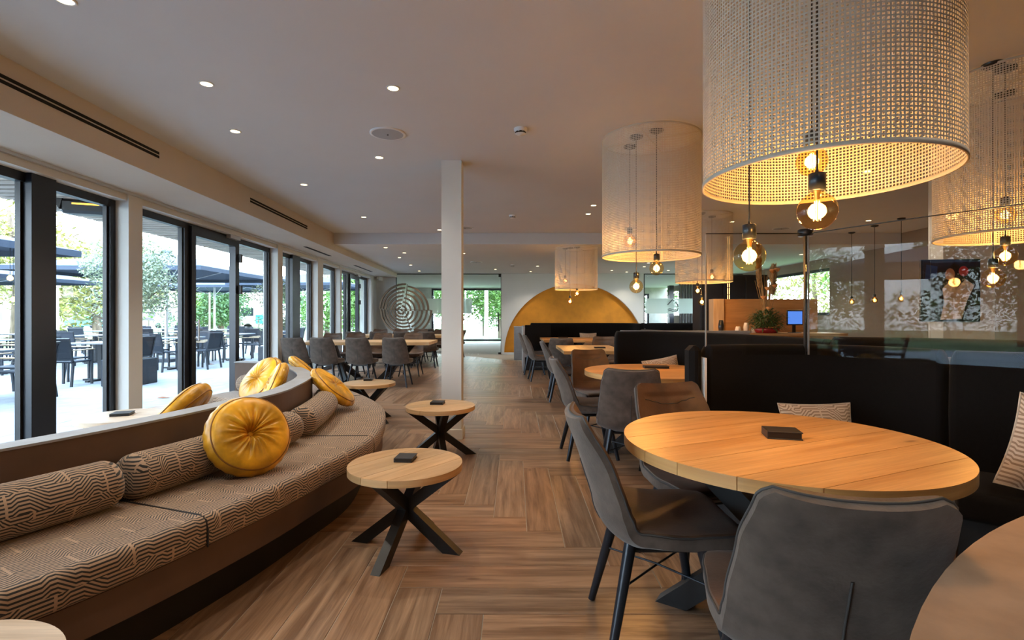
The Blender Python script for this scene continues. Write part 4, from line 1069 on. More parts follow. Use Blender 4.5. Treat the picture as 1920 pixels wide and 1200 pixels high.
t = thing('low_grey_wall', 'low grey divider standing before the left foot of the ochre arch', 'panel', (-.02, 14.0, 0))
MB().box(0, .32, 0, .5, 0, .92, .004).build('body', 'grey_panel', t); MB().box(-.005, .325, -.005, .505, .92, .94, .003).build('cap', 'grey_panel', t)
booth('low black bench back seen between middle booth and right glass partition', [(3.3, 12.9), (3.9, 13.0), (4.6, 12.9), (5.2, 12.4)], top=1.05)
booth('black booth bench glimpsed above the front booth behind the glass', [(2.30, 3.62), (2.75, 3.45), (3.2, 3.0), (3.5, 2.4)], top=1.09, seats=False, flip=-1)
t = thing('divider_ledge', 'pale grey ledge running behind the second booth', 'ledge', (1.36, 6.3, 0))
MB().box(0, 1.6, 0, .10, 0, 1.02).build('panel', 'grey_panel', t); MB().box(-.01, 1.61, -.01, .11, 1.02, 1.05, .003).build('cap', 'grey_panel', t)
# middle booth behind the rectangular table
booth('black booth bench at the right of the middle booth table', [(2.25, 9.0), (2.35, 8.4), (2.35, 7.4), (2.25, 6.8)], top=1.0)

def pillow(loc, rx, rz, w, h, lab, ry=0):
    n = 14; m = MB(); t = .07
    for sgn in (1, -1):
        rows = []; uvr = []
        for i in range(n + 1):
            row = []; ur = []
            for k in range(n + 1):
                u = -1 + 2 * k / n; v = -1 + 2 * i / n; pin = 1 - .07 * (1 - abs(v) ** 2) * abs(u) ** 3; pin2 = 1 - .07 * (1 - abs(u) ** 2) * abs(v) ** 3
                z = t * (max(0, (1 - u ** 2)) * max(0, (1 - v ** 2))) ** .45
                row.append((u * w / 2 * pin, sgn * z, v * h / 2 * pin2)); ur.append((u * w / 2, v * h / 2))
            rows.append(row); uvr.append(ur)
        m.grid(rows, uvr, flip=(sgn > 0))
    r = thing('patterned_pillow', lab, 'cushion', loc, 0, 'beige patterned pillows on the booths'); r.rotation_euler = (rx, ry, rz)
    m.build('pillow_cover', 'maze_pale', r)
    c = [(-w / 2, 0, -h / 2), (w / 2, 0, -h / 2), (w / 2, 0, h / 2), (-w / 2, 0, h / 2)]
    MB().tube([Vector(rows[0][k]) for k in range(n + 1)] + [Vector(rows[i][n]) for i in range(1, n + 1)] + [Vector(rows[n][k]) for k in range(n - 1, -1, -1)] + [Vector(rows[i][0]) for i in range(n - 1, 0, -1)], .004, 6, closed=True).build('piping', 'linen', r)
pillow((1.745, 2.88, .585), radians(-14), radians(2), .43, .30, 'pale patterned pillow showing just above the front round table')
pillow((2.27, 2.02, .67), radians(-10), radians(-35), .42, .40, 'patterned pillow cut by the right edge of the photo', ry=radians(14))
pillow((1.62, 5.48, .63), radians(-16), radians(4), .40, .30, 'white pillow above the second round table', ry=radians(-10))
pillow((1.75, 11.9, .66), radians(-12), 0, .40, .34, 'small pale pillow in the far booth, right one'); pillow((.62, 11.9, .66), radians(-12), 0, .40, .34, 'small pale pillow in the far booth, left one')

# glass screens on the booth backs
def screen(pts, z0, z1, lab, post0=False):
    t = thing('glass_screen', lab, 'glass screen', (pts[0][0], pts[0][1], z0)); o0 = Vector((pts[0][0], pts[0][1], z0))
    for (a, b) in zip(pts[:-1], pts[1:]):
        A, B = Vector((*a, 0)), Vector((*b, 0)); d = (B - A).normalized(); s_ = Vector((-d.y, d.x, 0)) * .004
        m = MB(); A2, B2 = A - Vector((o0.x, o0.y, 0)), B - Vector((o0.x, o0.y, 0))
        vs = [A2 - s_, B2 - s_, B2 + s_, A2 + s_]; H = z1 - z0
        m.add([(*v.xy, 0) for v in vs] + [(*v.xy, H) for v in vs], [(3, 2, 1, 0), (4, 5, 6, 7), (0, 1, 5, 4), (1, 2, 6, 5), (2, 3, 7, 6), (3, 0, 4, 7)]); m.build('pane', 'screen_glass', t)
        MB().beam((A2.x, A2.y, H + .003), (B2.x, B2.y, H + .003), .010, .005).build('top_edge', 'black_steel', t)
    a = Vector((pts[0][0] - o0.x, pts[0][1] - o0.y))
    MB().beam((a.x, a.y, 0), (a.x, a.y, z1 - z0), .008, .008, up=(0, 1, 0)).build('edge_strip', 'aluminium', t)
    return t
ZG = CH + .505
screen([(1.185, 3.10), (1.80, 3.09)], 1.0, ZG, 'clear glass screen on the front booth back, left pane')
screen([(1.815, 3.09), (2.12, 2.55), (2.50, 2.02), (2.66, 1.3)], 1.0, ZG, 'clear glass screen on the front booth back with reflections of the terrace')
t = thing('screen_post', 'slim dark post clamping the glass screens of the front booth', 'post', (1.807, 3.11, 1.0)); MB().box(-.006, .006, -.01, .01, 0, .74).build('rod', 'black_steel', t); MB().lathe([(.0, .735), (.042, .735), (.045, .755), (.042, .775), (0, .775)], 20).build('clamp_cap', 'blue_steel', t)
# far room objects seen through the screens
t = thing('bar_counter', 'wooden bar counter with pale end panel behind the glass screens', 'bar', (3.0, 7.7, 0))
m = MB(); m.cur = (1, 1, 1); m.box(.10, 2.0, 0, .6, 0, .93, grain='z'); m.build('front_panel', 'panel_wood', t)
m = MB(); m.cur = (1, 1, 1); m.box(.0, 2.1, -.05, .65, .93, .97, .003, grain='x'); m.build('worktop', 'oak_board', t)
m = MB(); m.cur = (1, 1, 1); m.box(.32, .50, .66, .86, 0, 1.52, .003, grain='z'); m.build('end_panel', 'pale_panel', t)
m = MB(); m.cur = (1, 1, 1); m.box(.52, 2.1, .72, .80, 0, 1.52, .003, grain='x'); m.build('rear_panel', 'panel_wood', t)
t = thing('bar_screen', 'small blue-lit till screen on the bar', 'screen', (4.42, 7.9, .97), radians(10)); MB().box(-.14, .14, -.01, .01, .12, .36, .004).build('housing', 'black_plastic', t); MB().box(-.125, .125, -.014, -.0105, .14, .34).build('display', 'screen_blue', t); MB().box(-.02, .02, 0, .03, .0, .14).build('stand', 'black_plastic', t); MB().box(-.08, .08, -.06, .06, 0, .01, .003).build('foot', 'black_plastic', t)
for k, (x, hh, mm_) in enumerate(((3.55, .10, 'ceramic'), (3.68, .16, 'ceramic'), (3.80, .08, 'ceramic'), (3.28, .2, 'blue_steel'))):
    t = MB().lathe([(0, 0), (.035, 0), (.045, hh * .5), (.03, hh), (.026, hh), (.04, hh * .5), (.03, .01), (0, .01)], 16).build('cup' if hh < .12 else 'jug', mm_, None, (x, 7.95, .97)); tag(t, '%s on the bar counter, %s' % (('white cup', 'white jug', 'low white cup', 'tall dark jug')[k], ('left of the jug', 'between two cups', 'right of the jug', 'at its left end')[k]), 'cup' if hh < .12 else 'jug')
t = thing('dark_cabinet', 'tall dark cabinet wall left of the bar behind the glass', 'cabinet', (3.45, 9.3, 0)); MB().box(0, 1.25, 0, .4, 0, 2.0, .004).build('body', 'navy_dark', t)
for k in range(3): MB().box(.02 + k * .41, .41 + k * .41, -.02, -.001, .05, 1.96, .003).build('door', 'navy_dark', t)
t = thing('gold_light_rod', 'pair of thin vertical gold light tubes hanging above the bar', 'lamp', (3.72, 8.7, 0))
for dx in (-.016, .016): MB().tube([(dx, 0, 1.50), (dx, 0, 2.62)], .006, 8).build('light_tube', 'gold_tube', t)
MB().tube([(0, 0, 2.62), (0, 0, ZC1)], .003, 6).build('hanger', 'black_plastic', t)
for z in (1.6, 1.72, 1.8): MB().box(-.05, .05, -.012, .012, z, z + .012).build('clip', 'black_plastic', t)
# flower arrangement
fa = thing('flower_arrangement', 'tall dried pampas and flower arrangement in a red bowl on the bar', 'plant', (3.95, 7.85, .97))
MB().lathe([(0, 0), (.15, 0), (.19, .07), (.18, .075), (.14, .03), (0, .03)], 28).build('bowl', 'red_vase', fa)
rg = random.Random(5); m = MB()
def leaf(m, p, d, L, w, bend=.2):
    p = Vector(p); d = Vector(d).normalized(); s_ = d.cross(Vector((0, 0, 1)));
    if s_.length < .01: s_ = Vector((1, 0, 0))
    s_.normalize(); q = p + d * L * .5 + Vector((0, 0, L * bend * .3)); e = p + d * L + Vector((0, 0, -L * bend))
    m.add([p, q + s_ * w, e, q - s_ * w], [(0, 1, 2, 3)])
for k in range(800):
    a = rg.random() * 6.28; r = rg.random() ** .5 * .36; z = .06 + rg.random() * .34 * (1 - r); leaf(m, (r * .6 * cos(a), r * .6 * sin(a), z), (cos(a), sin(a), rg.uniform(-.3, .8)), rg.uniform(.08, .16), .012)
o = m.build('foliage', 'dark_leaf', fa); o['kind'] = 'stuff'
m = MB()
for k in range(26):
    a = rg.random() * 6.28; r = rg.random() * .10; h = rg.uniform(.6, 1.05); m.tube([(0, 0, .1), (r * cos(a), r * sin(a), h * .6), (r * 1.8 * cos(a), r * 1.8 * sin(a), h)], .0035, 5)
m.build('stems', 'dried_stem', fa)['kind'] = 'stuff'
for k, (x, y, h) in enumerate(((-.12, 0, 1.36), (-.09, .05, 1.12), (.10, .0, 1.0), (.14, .04, 1.05))):
    m = MB()
    for j in range(280):
        z = h - .42 * rg.random(); rr = .035 * sin(pi * min(1, (h - z) / .42 + .08)); a = rg.random() * 6.28
        leaf(m, (x, y, z), (cos(a), sin(a), 1.2), .06 + rr * .9, .007, -.2)
    m.tube([(0, 0, .1), (x, y, h - .05)], .004, 5); m.build('pampas_plume', 'pampas', fa)
for k, (x, z) in enumerate(((.0, .35), (-.08, .52), (.13, .95), (.05, .93), (-.02, .66), (.09, .7))):
    m = MB(); m.lathe([(0, 0), (.02, .01), (.045, .05), (.03, .06), (0, .035)], 12, (x, -.08, z)); m.build('bloom', 'orange_bloom', fa)
# framed artwork
p = at(1775, 548, 3.6)
ax = at(1722, 500, 5.2); bx = at(1860, 487, 4.6)
t = thing('framed_picture', 'dark framed picture of a figure in a tan jacket behind the glass', 'picture', (4.06, 5.0, 1.18), radians(-8)); t.scale = (.86, 1, 1)
MB().box(0, .62, 0, .03, 0, .62, .003).build('frame', 'black_plastic', t); MB().box(.02, .60, -.004, -.001, .02, .60).build('canvas', 'art_dark', t)
m = MB(); m.prism([(.20, -.02 + .04), (.42, .03), (.47, .20), (.55, .36), (.46, .42), (.38, .34), (.30, .40), (.22, .33), (.24, .2)], 0, .002, matrix=Matrix.Translation((0, -.006, 0)) @ Matrix.Rotation(pi / 2, 4, 'X')); m.build('painted_jacket', 'art_jacket', t)
m = MB(); m.prism([(.30 + .05 * cos(a), .47 + .06 * sin(a)) for a in [k * .52 for k in range(12)]], 0, .002, matrix=Matrix.Translation((0, -.006, 0)) @ Matrix.Rotation(pi / 2, 4, 'X')); m.build('painted_head', 'art_skin', t)
m = MB(); m.prism([(.44 + .05 * cos(a), .50 + .05 * sin(a)) for a in [k * .52 for k in range(12)]], 0, .002, matrix=Matrix.Translation((0, -.006, 0)) @ Matrix.Rotation(pi / 2, 4, 'X')); m.build('painted_patch', 'art_red', t)
m = MB(); m.prism([(.04, .42), (.16, .44), (.17, .55), (.05, .57)], 0, .002, matrix=Matrix.Translation((0, -.006, 0)) @ Matrix.Rotation(pi / 2, 4, 'X')); m.build('painted_patch', 'art_blue', t)
t = thing('wall_pier', 'beige pier carrying the framed picture', 'pier', (4.30, 5.02, 0), radians(-8)); m = MB(); m.box(0, .46, 0, .22, 0, ZC1 - .001); m.build('plaster_block', 'beige_paint', t)
# long table with pendants over it behind the glass, and two chairs
t = rect_table(6.1, 8.6, 1.0, 2.6, .76, .045, 'rectangular oak table under the row of three pendants behind the glass', G3, 6, 'y'); star_base(t, .715, .38, .07, .11)
chair(5.3, 8.0, 1, 0, 'suede chair at the table under the three pendants, nearer one'); chair(5.3, 9.1, 1, 0, 'suede chair at the table under the three pendants, farther one')
# hall furniture
t = thing('navy_sofa', 'dark navy sofa in the hall behind the right glass partition', 'sofa', (5.9, 16.9, 0)); MB().box(0, 1.2, 0, .6, .1, .45, .03).build('seat', 'navy_cloth', t); MB().box(0, 1.2, .5, .66, .45, .98, .03).build('backrest', 'navy_cloth', t); MB().box(.05, 1.15, .05, .6, 0, .1).build('plinth', 'black_plinth', t)

# ================================================================== WOODEN SPIRAL SCREEN
sc0 = at(759, 580, 15.45); sp = thing('spiral_sculpture', 'round wooden screen of offset concentric arcs before the far glass', 'sculpture', (sc0.x, 15.45, sc0.z))
k_ = 15.45 / F
Rout = 49 * k_; ncx, ncz = -10 * k_, -4 * k_
for qn, (a0, a1, offr, dyy) in enumerate(((88, 178, .0, 0.0), (-2, 82, .52, .03), (180, 292, .30, .03), (-64, -2, .10, .0))):
    for j in range(7):
        f_ = 1 - (j + offr) / 7.2
        if f_ < .07: continue
        R = Rout * f_ * (1.06 if qn == 3 else 1.0); cx_, cz_ = ncx * (1 - f_), ncz * (1 - f_); th = .052
        nseg = max(4, int((a1 - a0) / 8)); rows = []; uvr = []
        for k in range(nseg + 1):
            a = radians(a0 + (a1 - a0) * k / nseg); ca, sa = cos(a), sin(a)
            rows.append([(cx_ + (R - th) * ca, dyy, cz_ + (R - th) * sa), (cx_ + R * ca, dyy, cz_ + R * sa), (cx_ + R * ca, dyy + .09, cz_ + R * sa), (cx_ + (R - th) * ca, dyy + .09, cz_ + (R - th) * sa)])
            uvr.append([(R * a, 0), (R * a, th), (R * a, th + .16), (R * a, 2 * th + .16), (R * a, 2 * th + .32)])
        m = MB(); kk = random.uniform(.8, 1.2); m.cur = (kk, kk, kk); m.grid(rows, uvr, closed_u=True, smooth=False)
        m.add(rows[0], [(0, 1, 2, 3)]); m.add(rows[-1], [(3, 2, 1, 0)]); m.build('wooden_arc', 'sculpture_wood', sp)
for (a, b) in (((-.02, 0, -.05), (.06, 0, .78)), ((-.02, 0, -.02), (.22, 0, -.85)), ((-.8, 0, 0), (.8, 0, -.03))):
    m = MB(); m.cur = (1, 1, 1); m.beam((a[0], .09, a[2]), (b[0], .09, b[2]), .02, .03, up=(0, 1, 0)); m.build('spine_bar', 'sculpture_wood', sp)
m = MB(); m.cur = (.8, .8, .8); m.box(-.5, .5, -.05, .2, -sc0.z, -sc0.z + .05, .003); m.box(-.3, -.24, .02, .14, -sc0.z + .05, -.7); m.box(.24, .30, .02, .14, -sc0.z + .05, -.7); m.build('stand', 'sculpture_wood', sp)

# ================================================================== OUTSIDE
m = MB(); m.box(-60, 60, -25, 90, -.42, -.30); tag(m.build('lawn', 'lawn_green'), kind='structure')
TX = -17.5
ter = MB().box(TX, -3.75, -12, 24, -.30, -.055).build('terrace_ground', 'grout'); ter['kind'] = 'structure'
rest = MB(); rg = random.Random(11); cnt = 0; tl = []
for i in range(18):
    for k in range(46):
        x = -3.8 - i * .8; y = -11 + k * .8
        if x - .8 < TX: continue
        tl.append((x, y))
tl.sort(key=lambda t: math.hypot(*t) + (0 if t[1] > 4 and t[0] / max(t[1], .1) > -1.2 else 50))
for n_, (x, y) in enumerate(tl):
    kk = rg.uniform(.92, 1.06)
    if n_ < 110: mm = MB(); mm.box(x - .797, x - .003, y + .003, y + .797, -.05, -.035, .002); mm.build('paving_stone', 'terrace_stone', ter)
    else: rest.box(x - .797, x - .003, y + .003, y + .797, -.05, -.035)
tag(rest.build('paving_beyond', 'terrace_stone', ter), kind='stuff')
# far side ground strips: path, street
m = MB(); m.box(-60, TX - .0, 60, 66, -.30, -.28); tag(m.build('street', 'asphalt'), kind='structure')
# canopy roof over the windows with wooden slats beneath
m = MB(); wedge(m, YBK - 3, 17, -2.05, -.25, 2.62, 2.85); struct('roof_overhang', m, 'anthracite_metal')
ov = thing('slatted_eaves', 'wooden slat soffit under the roof edge outside the windows', 'soffit', (0, 0, 0))
mm = MB()
k = 0; y = -4.0
while y < 16.5:
    mm.cur = (random.uniform(.85, 1.15),) * 3
    vs = [(wx(yy_, u), yy_, z) for yy_ in (y, y + .105) for u in (-2.0, -.26) for z in (2.585, 2.618)]
    mm.add(vs, [(0, 2, 3, 1), (4, 5, 7, 6), (0, 1, 5, 4), (2, 6, 7, 3), (0, 4, 6, 2), (1, 3, 7, 5)], [(vs[i_][0], vs[i_][1] + k) for i_ in range(8)]); y += .170; k += 1
tag(mm.build('eave_slats', 'soffit_wood', ov), kind='stuff')
# terrace heater / floodlight under the eaves
h0 = at(180, 392, 5.4); h0.x = wx(5.4) - 1.0; ht = thing('patio_heater', 'black terrace heater with orange glow under the eaves', 'heater', (at(178, 388, 5.9).x, 5.9, at(178, 388, 5.9).z), radians(20))
MB().box(-.30, .26, -.10, .10, -.10, .06, .03).build('housing', 'black_plastic', ht); MB().box(-.18, .2, -.106, -.10, .0, .016).build('heating_element', 'heater_glow', ht)
MB().add([(-.30, -.1, -.06), (-.30, .1, -.06), (-.40, .1, .12), (-.40, -.1, .12), (-.26, -.1, .1), (-.26, .1, .1)], [(0, 1, 2, 3), (3, 2, 5, 4), (0, 3, 4), (1, 5, 2), (0, 4, 5, 1)]).build('side_flap', 'black_plastic', ht)
MB().tube([(0, 0, .05), (0, 0, 2.6 - ht.location.z)], .012, 6).build('bracket', 'black_plastic', ht)

# parasols
def parasol_mesh(s, eave, apex):
    m = MB(); h = s / 2
    n = 8
    def edge(u, a, b): return a + (b - a) * u
    cs = [(-h, -h), (h, -h), (h, h), (-h, h)]
    for i in range(4):
        a, b = cs[i], cs[(i + 1) % 4]
        rows = []
        for r in range(5):
            f_ = r / 4; row = []
            for k in range(n + 1):
                u = k / n; x = edge(u, a[0], b[0]) * f_; y = edge(u, a[1], b[1]) * f_; sag = .10 * sin(pi * u) * f_
                row.append((x * (1 - .03 * sin(pi * u) * f_), y * (1 - .03 * sin(pi * u) * f_), apex + (eave - apex) * f_ + sag * .4 * (-1) * (1 - f_) ))
            rows.append(row)
        m.grid(rows, None, smooth=True); rows2 = [[(x, y, z - .012) for x, y, z in r_] for r_ in rows]; m.grid(rows2, None, smooth=True, flip=True)
        va = [(x, y, eave) for x, y, _ in rows[-1]]; vb = [(x, y, eave - .12) for x, y, _ in rows[-1]]; m.grid([rows[-1], [(x * .998, y * .998, z - .10) for x, y, z in rows[-1]]], None, smooth=False)
    return m
def parasol(x, y, s, eave, apex, lab, rot=0, pole=True):
    t = thing('parasol', lab, 'parasol', (x, y, -.035), rot, 'big dark square parasols over the terrace')
    parasol_mesh(s, eave, apex).build('canopy', 'canopy_cloth', t)
    MB().lathe([(.16, apex - .02), (.1, apex + .06), (0, apex + .09)], 12).build('finial', 'canopy_cloth', t)
    MB().tube([(0, 0, 0), (0, 0, apex - .01)], .045, 10).build('pole', 'aluminium', t); MB().box(-.35, .35, -.35, .35, 0, .09, .01).build('base', 'planter_grey', t)
    for k in range(4):
        a = pi / 4 + k * pi / 2; d = s / 2 * 1.38
        MB().tube([(0, 0, apex - .06), (cos(a) * d, sin(a) * d, eave - .03)], .015, 6).build('rib', 'aluminium', t)
        MB().tube([(0, 0, eave - .35), (cos(a) * d * .5, sin(a) * d * .5, (eave + apex) / 2 - .09)], .012, 6).build('strut', 'aluminium', t)
parasol(-9.2, 5.7, 4.6, 2.32, 2.85, 'dark parasol nearest the first window, its edge above the terrace chairs', .05)
parasol(-14.4, 12.95, 4.2, 2.28, 2.8, 'dark parasol behind the nearest one at the first window', .05)
parasol(-9.75, 14.0, 4.8, 2.45, 3.05, 'dark parasol with visible peak in the second window', .02); parasol(-13.2, 22.0, 4.8, 2.5, 3.05, 'dark parasol lower and farther in the second window', .02)
parasol(-8.4, 20.5, 4.4, 2.5, 3.0, 'dark parasol at the far end of the terrace'); parasol(-9.4, .5, 4.6, 2.35, 2.95, 'dark parasol beside the camera, seen only as a reflection in the glass screen')
# light poles
for (px, y, h, lb) in ((108, 19, 2.6, 'thin pale lamp post in the first window'), (393, 30, 3.0, 'thin pale lamp post behind the middle door pane')):
    x = (px - CX) / F * y; t = thing('lamp_post', lb, 'lamp post', (x, y, -.3)); MB().tube([(0, 0, 0), (0, 0, h)], .05, 10, r1=.035).build('pole', 'ceramic', t); MB().lathe([(.0, h), (.10, h + .02), (.09, h + .1), (0, h + .12)], 12).build('lamp_head', 'ceramic', t)
# hanging terrace bulbs
for (px, py, y, lb) in ((19, 522, 7.6, 'upper small glowing bulb under the near parasol'), (25, 562, 7.9, 'lower small glowing bulb under the near parasol')):
    p = at(px, py, y); t = thing('terrace_bulb', lb, 'bulb', p); MB().lathe([(0, -.04), (.035, -.02), (.04, .01), (.015, .05)], 12).build('globe', 'terrace_bulb', t); MB().tube([(0, 0, .05), (0, 0, 2.3 - p.z)], .004, 5).build('cord', 'black_plastic', t)

# terrace chairs and tables
def terrace_chair():
    r = thing('terrace_armchair', '', 'chair')
    for sx in (-1, 1):
        MB().beam((sx * .25, .22, 0), (sx * .25, .22, .64), .035, .03, up=(0, 1, 0)).build('leg', 'terrace_frame', r)
        MB().beam((sx * .25, -.26, 0), (sx * .24, -.20, .46), .035, .03, up=(0, 1, 0)).build('leg', 'terrace_frame', r)
        MB().box(sx * .25 - .028, sx * .25 + .028, -.20, .27, .64, .662, .006).build('armrest', 'teak', r)
    MB().box(-.25, .25, -.24, .24, .425, .455, .01).build('seat', 'terrace_mesh', r)
    M4 = Matrix.Translation((0, -.22, .45)) @ Matrix.Rotation(radians(12), 4, 'X')
    m = MB(); m.box(-.255, -.225, -.015, .015, 0, .43, matrix=M4); m.box(.225, .255, -.015, .015, 0, .43, matrix=M4); m.box(-.225, .225, -.015, .015, .40, .43, matrix=M4); m.box(-.225, .225, -.015, .015, .02, .05, matrix=M4); m.build('back_frame', 'terrace_frame', r)
    m = MB(); m.box(-.225, .225, -.005, .005, .05, .40, matrix=M4); m.build('backrest', 'terrace_mesh', r)
    return r
TC = terrace_chair(); tcu = [False]
def tchair(x, y, dx, dy, lab):
    g = 'dark terrace armchairs with wooden armrests'; r = face_rot(dx, dy)
    if not tcu[0]: tcu[0] = True; TC.location = (x, y, -.035); TC.rotation_euler = (0, 0, r); TC['label'] = lab; TC['group'] = g
    else: dup(TC, (x, y, -.035), r, lab, g)
tt = None
def ttable(x, y, lab):
    global tt
    if tt is None:
        tt = thing('terrace_table', lab, 'table', (x, y, -.035), 0, 'square terrace tables')
        MB().box(-.42, .42, -.42, .42, .73, .755, .004).build('tabletop', 'slate_top', tt)
        MB().box(-.035, .035, -.035, .035, .04, .73).build('pedestal', 'terrace_frame', tt)
        MB().beam((-.33, 0, .02), (.33, 0, .02), .06, .035).beam((0, -.33, .02), (0, .33, .02), .06, .035).build('cross_foot', 'terrace_frame', tt)
    else: dup(tt, (x, y, -.035), 0, lab)
cols = [(-8.15, [(2.3, 'beside the camera'), (7.55, 'first'), (9.85, 'second'), (12.1, 'third'), (14.5, 'fourth'), (17.0, 'fifth')], 'window-side row'),
        (-11.4, [(8.3, 'first'), (10.9, 'second'), (13.6, 'third'), (16.4, 'fourth'), (19.2, 'fifth')], 'middle row'),
        (-14.4, [(11.5, 'first'), (14.4, 'second'), (17.4, 'third'), (20.5, 'fourth')], 'outer row')]
for X, ys, rn in cols:
    for y, od in ys:
        ttable(X, y, 'square terrace table, %s in the %s' % (od, rn))
        for (dx, dy, sd) in ((0, 1, 'near side'), (0, -1, 'far side'), (1, 0, 'outer side'), (-1, 0, 'window side')):
            j = random.uniform(-.05, .05)
            tchair(X - dx * .66 + j, y - dy * .66 + j, dx + random.uniform(-.12, .12), dy + random.uniform(-.1, .1), 'dark terrace armchair, %s of the %s table, %s' % (sd, od, rn))

# plants
def foliage(m, c, rad, n, size, rg, squash=.8, normal_up=.3):
    cx_, cy_, cz_ = c
    for _ in range(n):
        while True:
            a, b, d = rg.uniform(-1, 1), rg.uniform(-1, 1), rg.uniform(-1, 1); q = a * a + b * b + d * d
            if .18 < q < 1: break
        x, y, z = cx_ + a * rad, cy_ + b * rad, cz_ + d * rad * squash
        t = Vector((rg.uniform(-1, 1), rg.uniform(-1, 1), rg.uniform(-.8, .8))).normalized(); s_ = t.cross(Vector((rg.uniform(-1, 1), rg.uniform(-1, 1), rg.uniform(-1, 1)))).normalized(); L = size * rg.uniform(.6, 1.4); w = L * .32
        p = Vector((x, y, z)); m.v += [tuple(p - t * L), tuple(p + s_ * w), tuple(p + t * L), tuple(p - s_ * w)]
        k = len(m.v); m.f.append([k - 4, k - 3, k - 2, k - 1]); m.uv.append(None); m.sm.append(False); m.m.append(0); m.tone.append((1, 1, 1))
def tree(x, y, h, cr, lab, leafm, seed, n=2600, size=.11, trunk='bark', squash=.8, tr=.12, z0=-.3, blobs=9, cat='tree', name='tree', low=.45):
    rg = random.Random(seed); t = thing(name, lab, cat, (x, y, z0))
    m = MB(); pts = [(0, 0, 0), (rg.uniform(-.1, .1), rg.uniform(-.1, .1), h * .4), (rg.uniform(-.2, .2), rg.uniform(-.2, .2), h * .85)]
    m.tube(spline([Vector(p) for p in pts], 4), tr, 9, r1=tr * .35)
    for k in range(6):
        a = rg.random() * 6.28; z = h * rg.uniform(low * .8, .75); m.tube([(0, 0, z), (cos(a) * cr * .4, sin(a) * cr * .4, z + cr * .3), (cos(a) * cr * .75, sin(a) * cr * .75, z + cr * .55)], tr * .35, 6, r1=tr * .1)
    m.build('trunk', trunk, t)
    m = MB(); zc = h * (1 + low) / 2; hz = h * (1 - low) / 2
    for k in range(blobs):
        a = rg.random() * 6.28; rr = cr * .6 * rg.random() ** .5
        foliage(m, (rr * cos(a), rr * sin(a), zc + rg.uniform(-.6, .6) * hz), cr * rg.uniform(.4, .62), n // blobs, size, rg, squash)
    m.build('crown', leafm, t); return t
# olive tree in planter
px_ = -7.15; py_ = 9.3
pt = thing('planter', 'square dark planter with the olive tree outside the first post', 'planter', (px_, py_, -.035)); MB().box(-.30, .30, -.30, .30, 0, .48, .01).build('box', 'planter_grey', pt); MB().box(-.27, .27, -.27, .27, .44, .485).build('soil', 'soil', pt)
tree(px_, py_, 2.35, 1.0, 'silvery green olive tree growing in the dark planter', 'olive_leaf', 21, 9000, .035, tr=.06, z0=.45, squash=.8, blobs=16, low=.18, name='olive_tree')
pt = thing('planter', 'dark planter box outside the door beyond the second window', 'planter', (-5.3, 11.2, -.035)); MB().box(-.3, .3, -.3, .3, 0, .6, .01).build('box', 'planter_grey', pt); MB().box(-.27, .27, -.27, .27, .55, .605).build('soil', 'soil', pt)
tree(-5.3, 11.2, 1.7, .5, 'small olive tree in the planter outside the door', 'olive_leaf', 22, 3500, .03, tr=.03, z0=.5, blobs=9, low=.15, name='olive_tree')
tdefs = [(-25, 25, 8, 3.6, 'autumn_leaf', 'tall tree with yellowing leaves in the first window'), (-20, 24, 5.5, 2.6, 'autumn_leaf', 'green tree behind the near parasols'), (-29, 36, 6.5, 3.4, 'green_leaf', 'wide green tree far behind the first window'),
         (-24, 41, 4.0, 2.2, 'dark_leaf', 'low green tree beyond the terrace lamp post'), (-31, 51, 4.4, 3.2, 'green_leaf', 'green tree far beyond the lawn in the second window'), (-23, 52, 4.2, 2.8, 'dark_leaf', 'dark green tree beyond the lawn by the pale lamp post'), (-16.5, 44, 4.5, 3.0, 'dark_leaf', 'dark green bushy tree beyond the door pane'),
         (-13, 36, 4.4, 2.4, 'green_leaf', 'green tree beyond the third window'), (-9.5, 31, 5, 2.2, 'green_leaf', 'green tree beyond the fifth window'), (-34, 30, 9, 4.5, 'dark_leaf', 'dark green tree at the far left of the lawn'), (-24, 12, 8, 4, 'green_leaf', 'green tree reflected in the glass screen, nearer one'), (-25, 4, 8, 4, 'autumn_leaf', 'yellowing tree reflected in the glass screen, farther one'), (-24, -4, 7.5, 4, 'green_leaf', 'green tree behind the camera side of the terrace'), (-26, -12, 8, 4.2, 'dark_leaf', 'dark green tree at the near end of the lawn'), (-27, 19, 7, 3.8, 'dark_leaf', 'dark green tree left of the yellowing one in the first window')]
for i, (x, y, h, cr, lm, lb) in enumerate(tdefs): tree(x, y, h, cr, lb, lm, 40 + i, 5200, .15, tr=.22, blobs=14, low=.12)
for i, (x, y, h, cr, lm, lb) in enumerate(((-3.6, 33, 5.5, 2.4, 'green_leaf', 'green tree behind the far glass door, left one'), (-1.0, 34, 4.6, 2.0, 'green_leaf', 'green tree behind the far glass door, right one'), (-2.3, 38, 6, 2.8, 'dark_leaf', 'dark green tree behind the far glass door, rear one'), (-5.6, 31, 5, 2.0, 'green_leaf', 'green tree at the edge of the far window'),
        (13.5, 17, 6, 3, 'green_leaf', 'green tree outside the high right window, nearer one'), (13.8, 23, 6, 3, 'autumn_leaf', 'yellowing tree outside the high right window'), (9.0, 33, 6, 3, 'green_leaf', 'green tree behind the slim hall window'))):
    tree(x, y, h, cr, lb, lm, 70 + i, 5200, .12, tr=.14, blobs=12, low=.12)
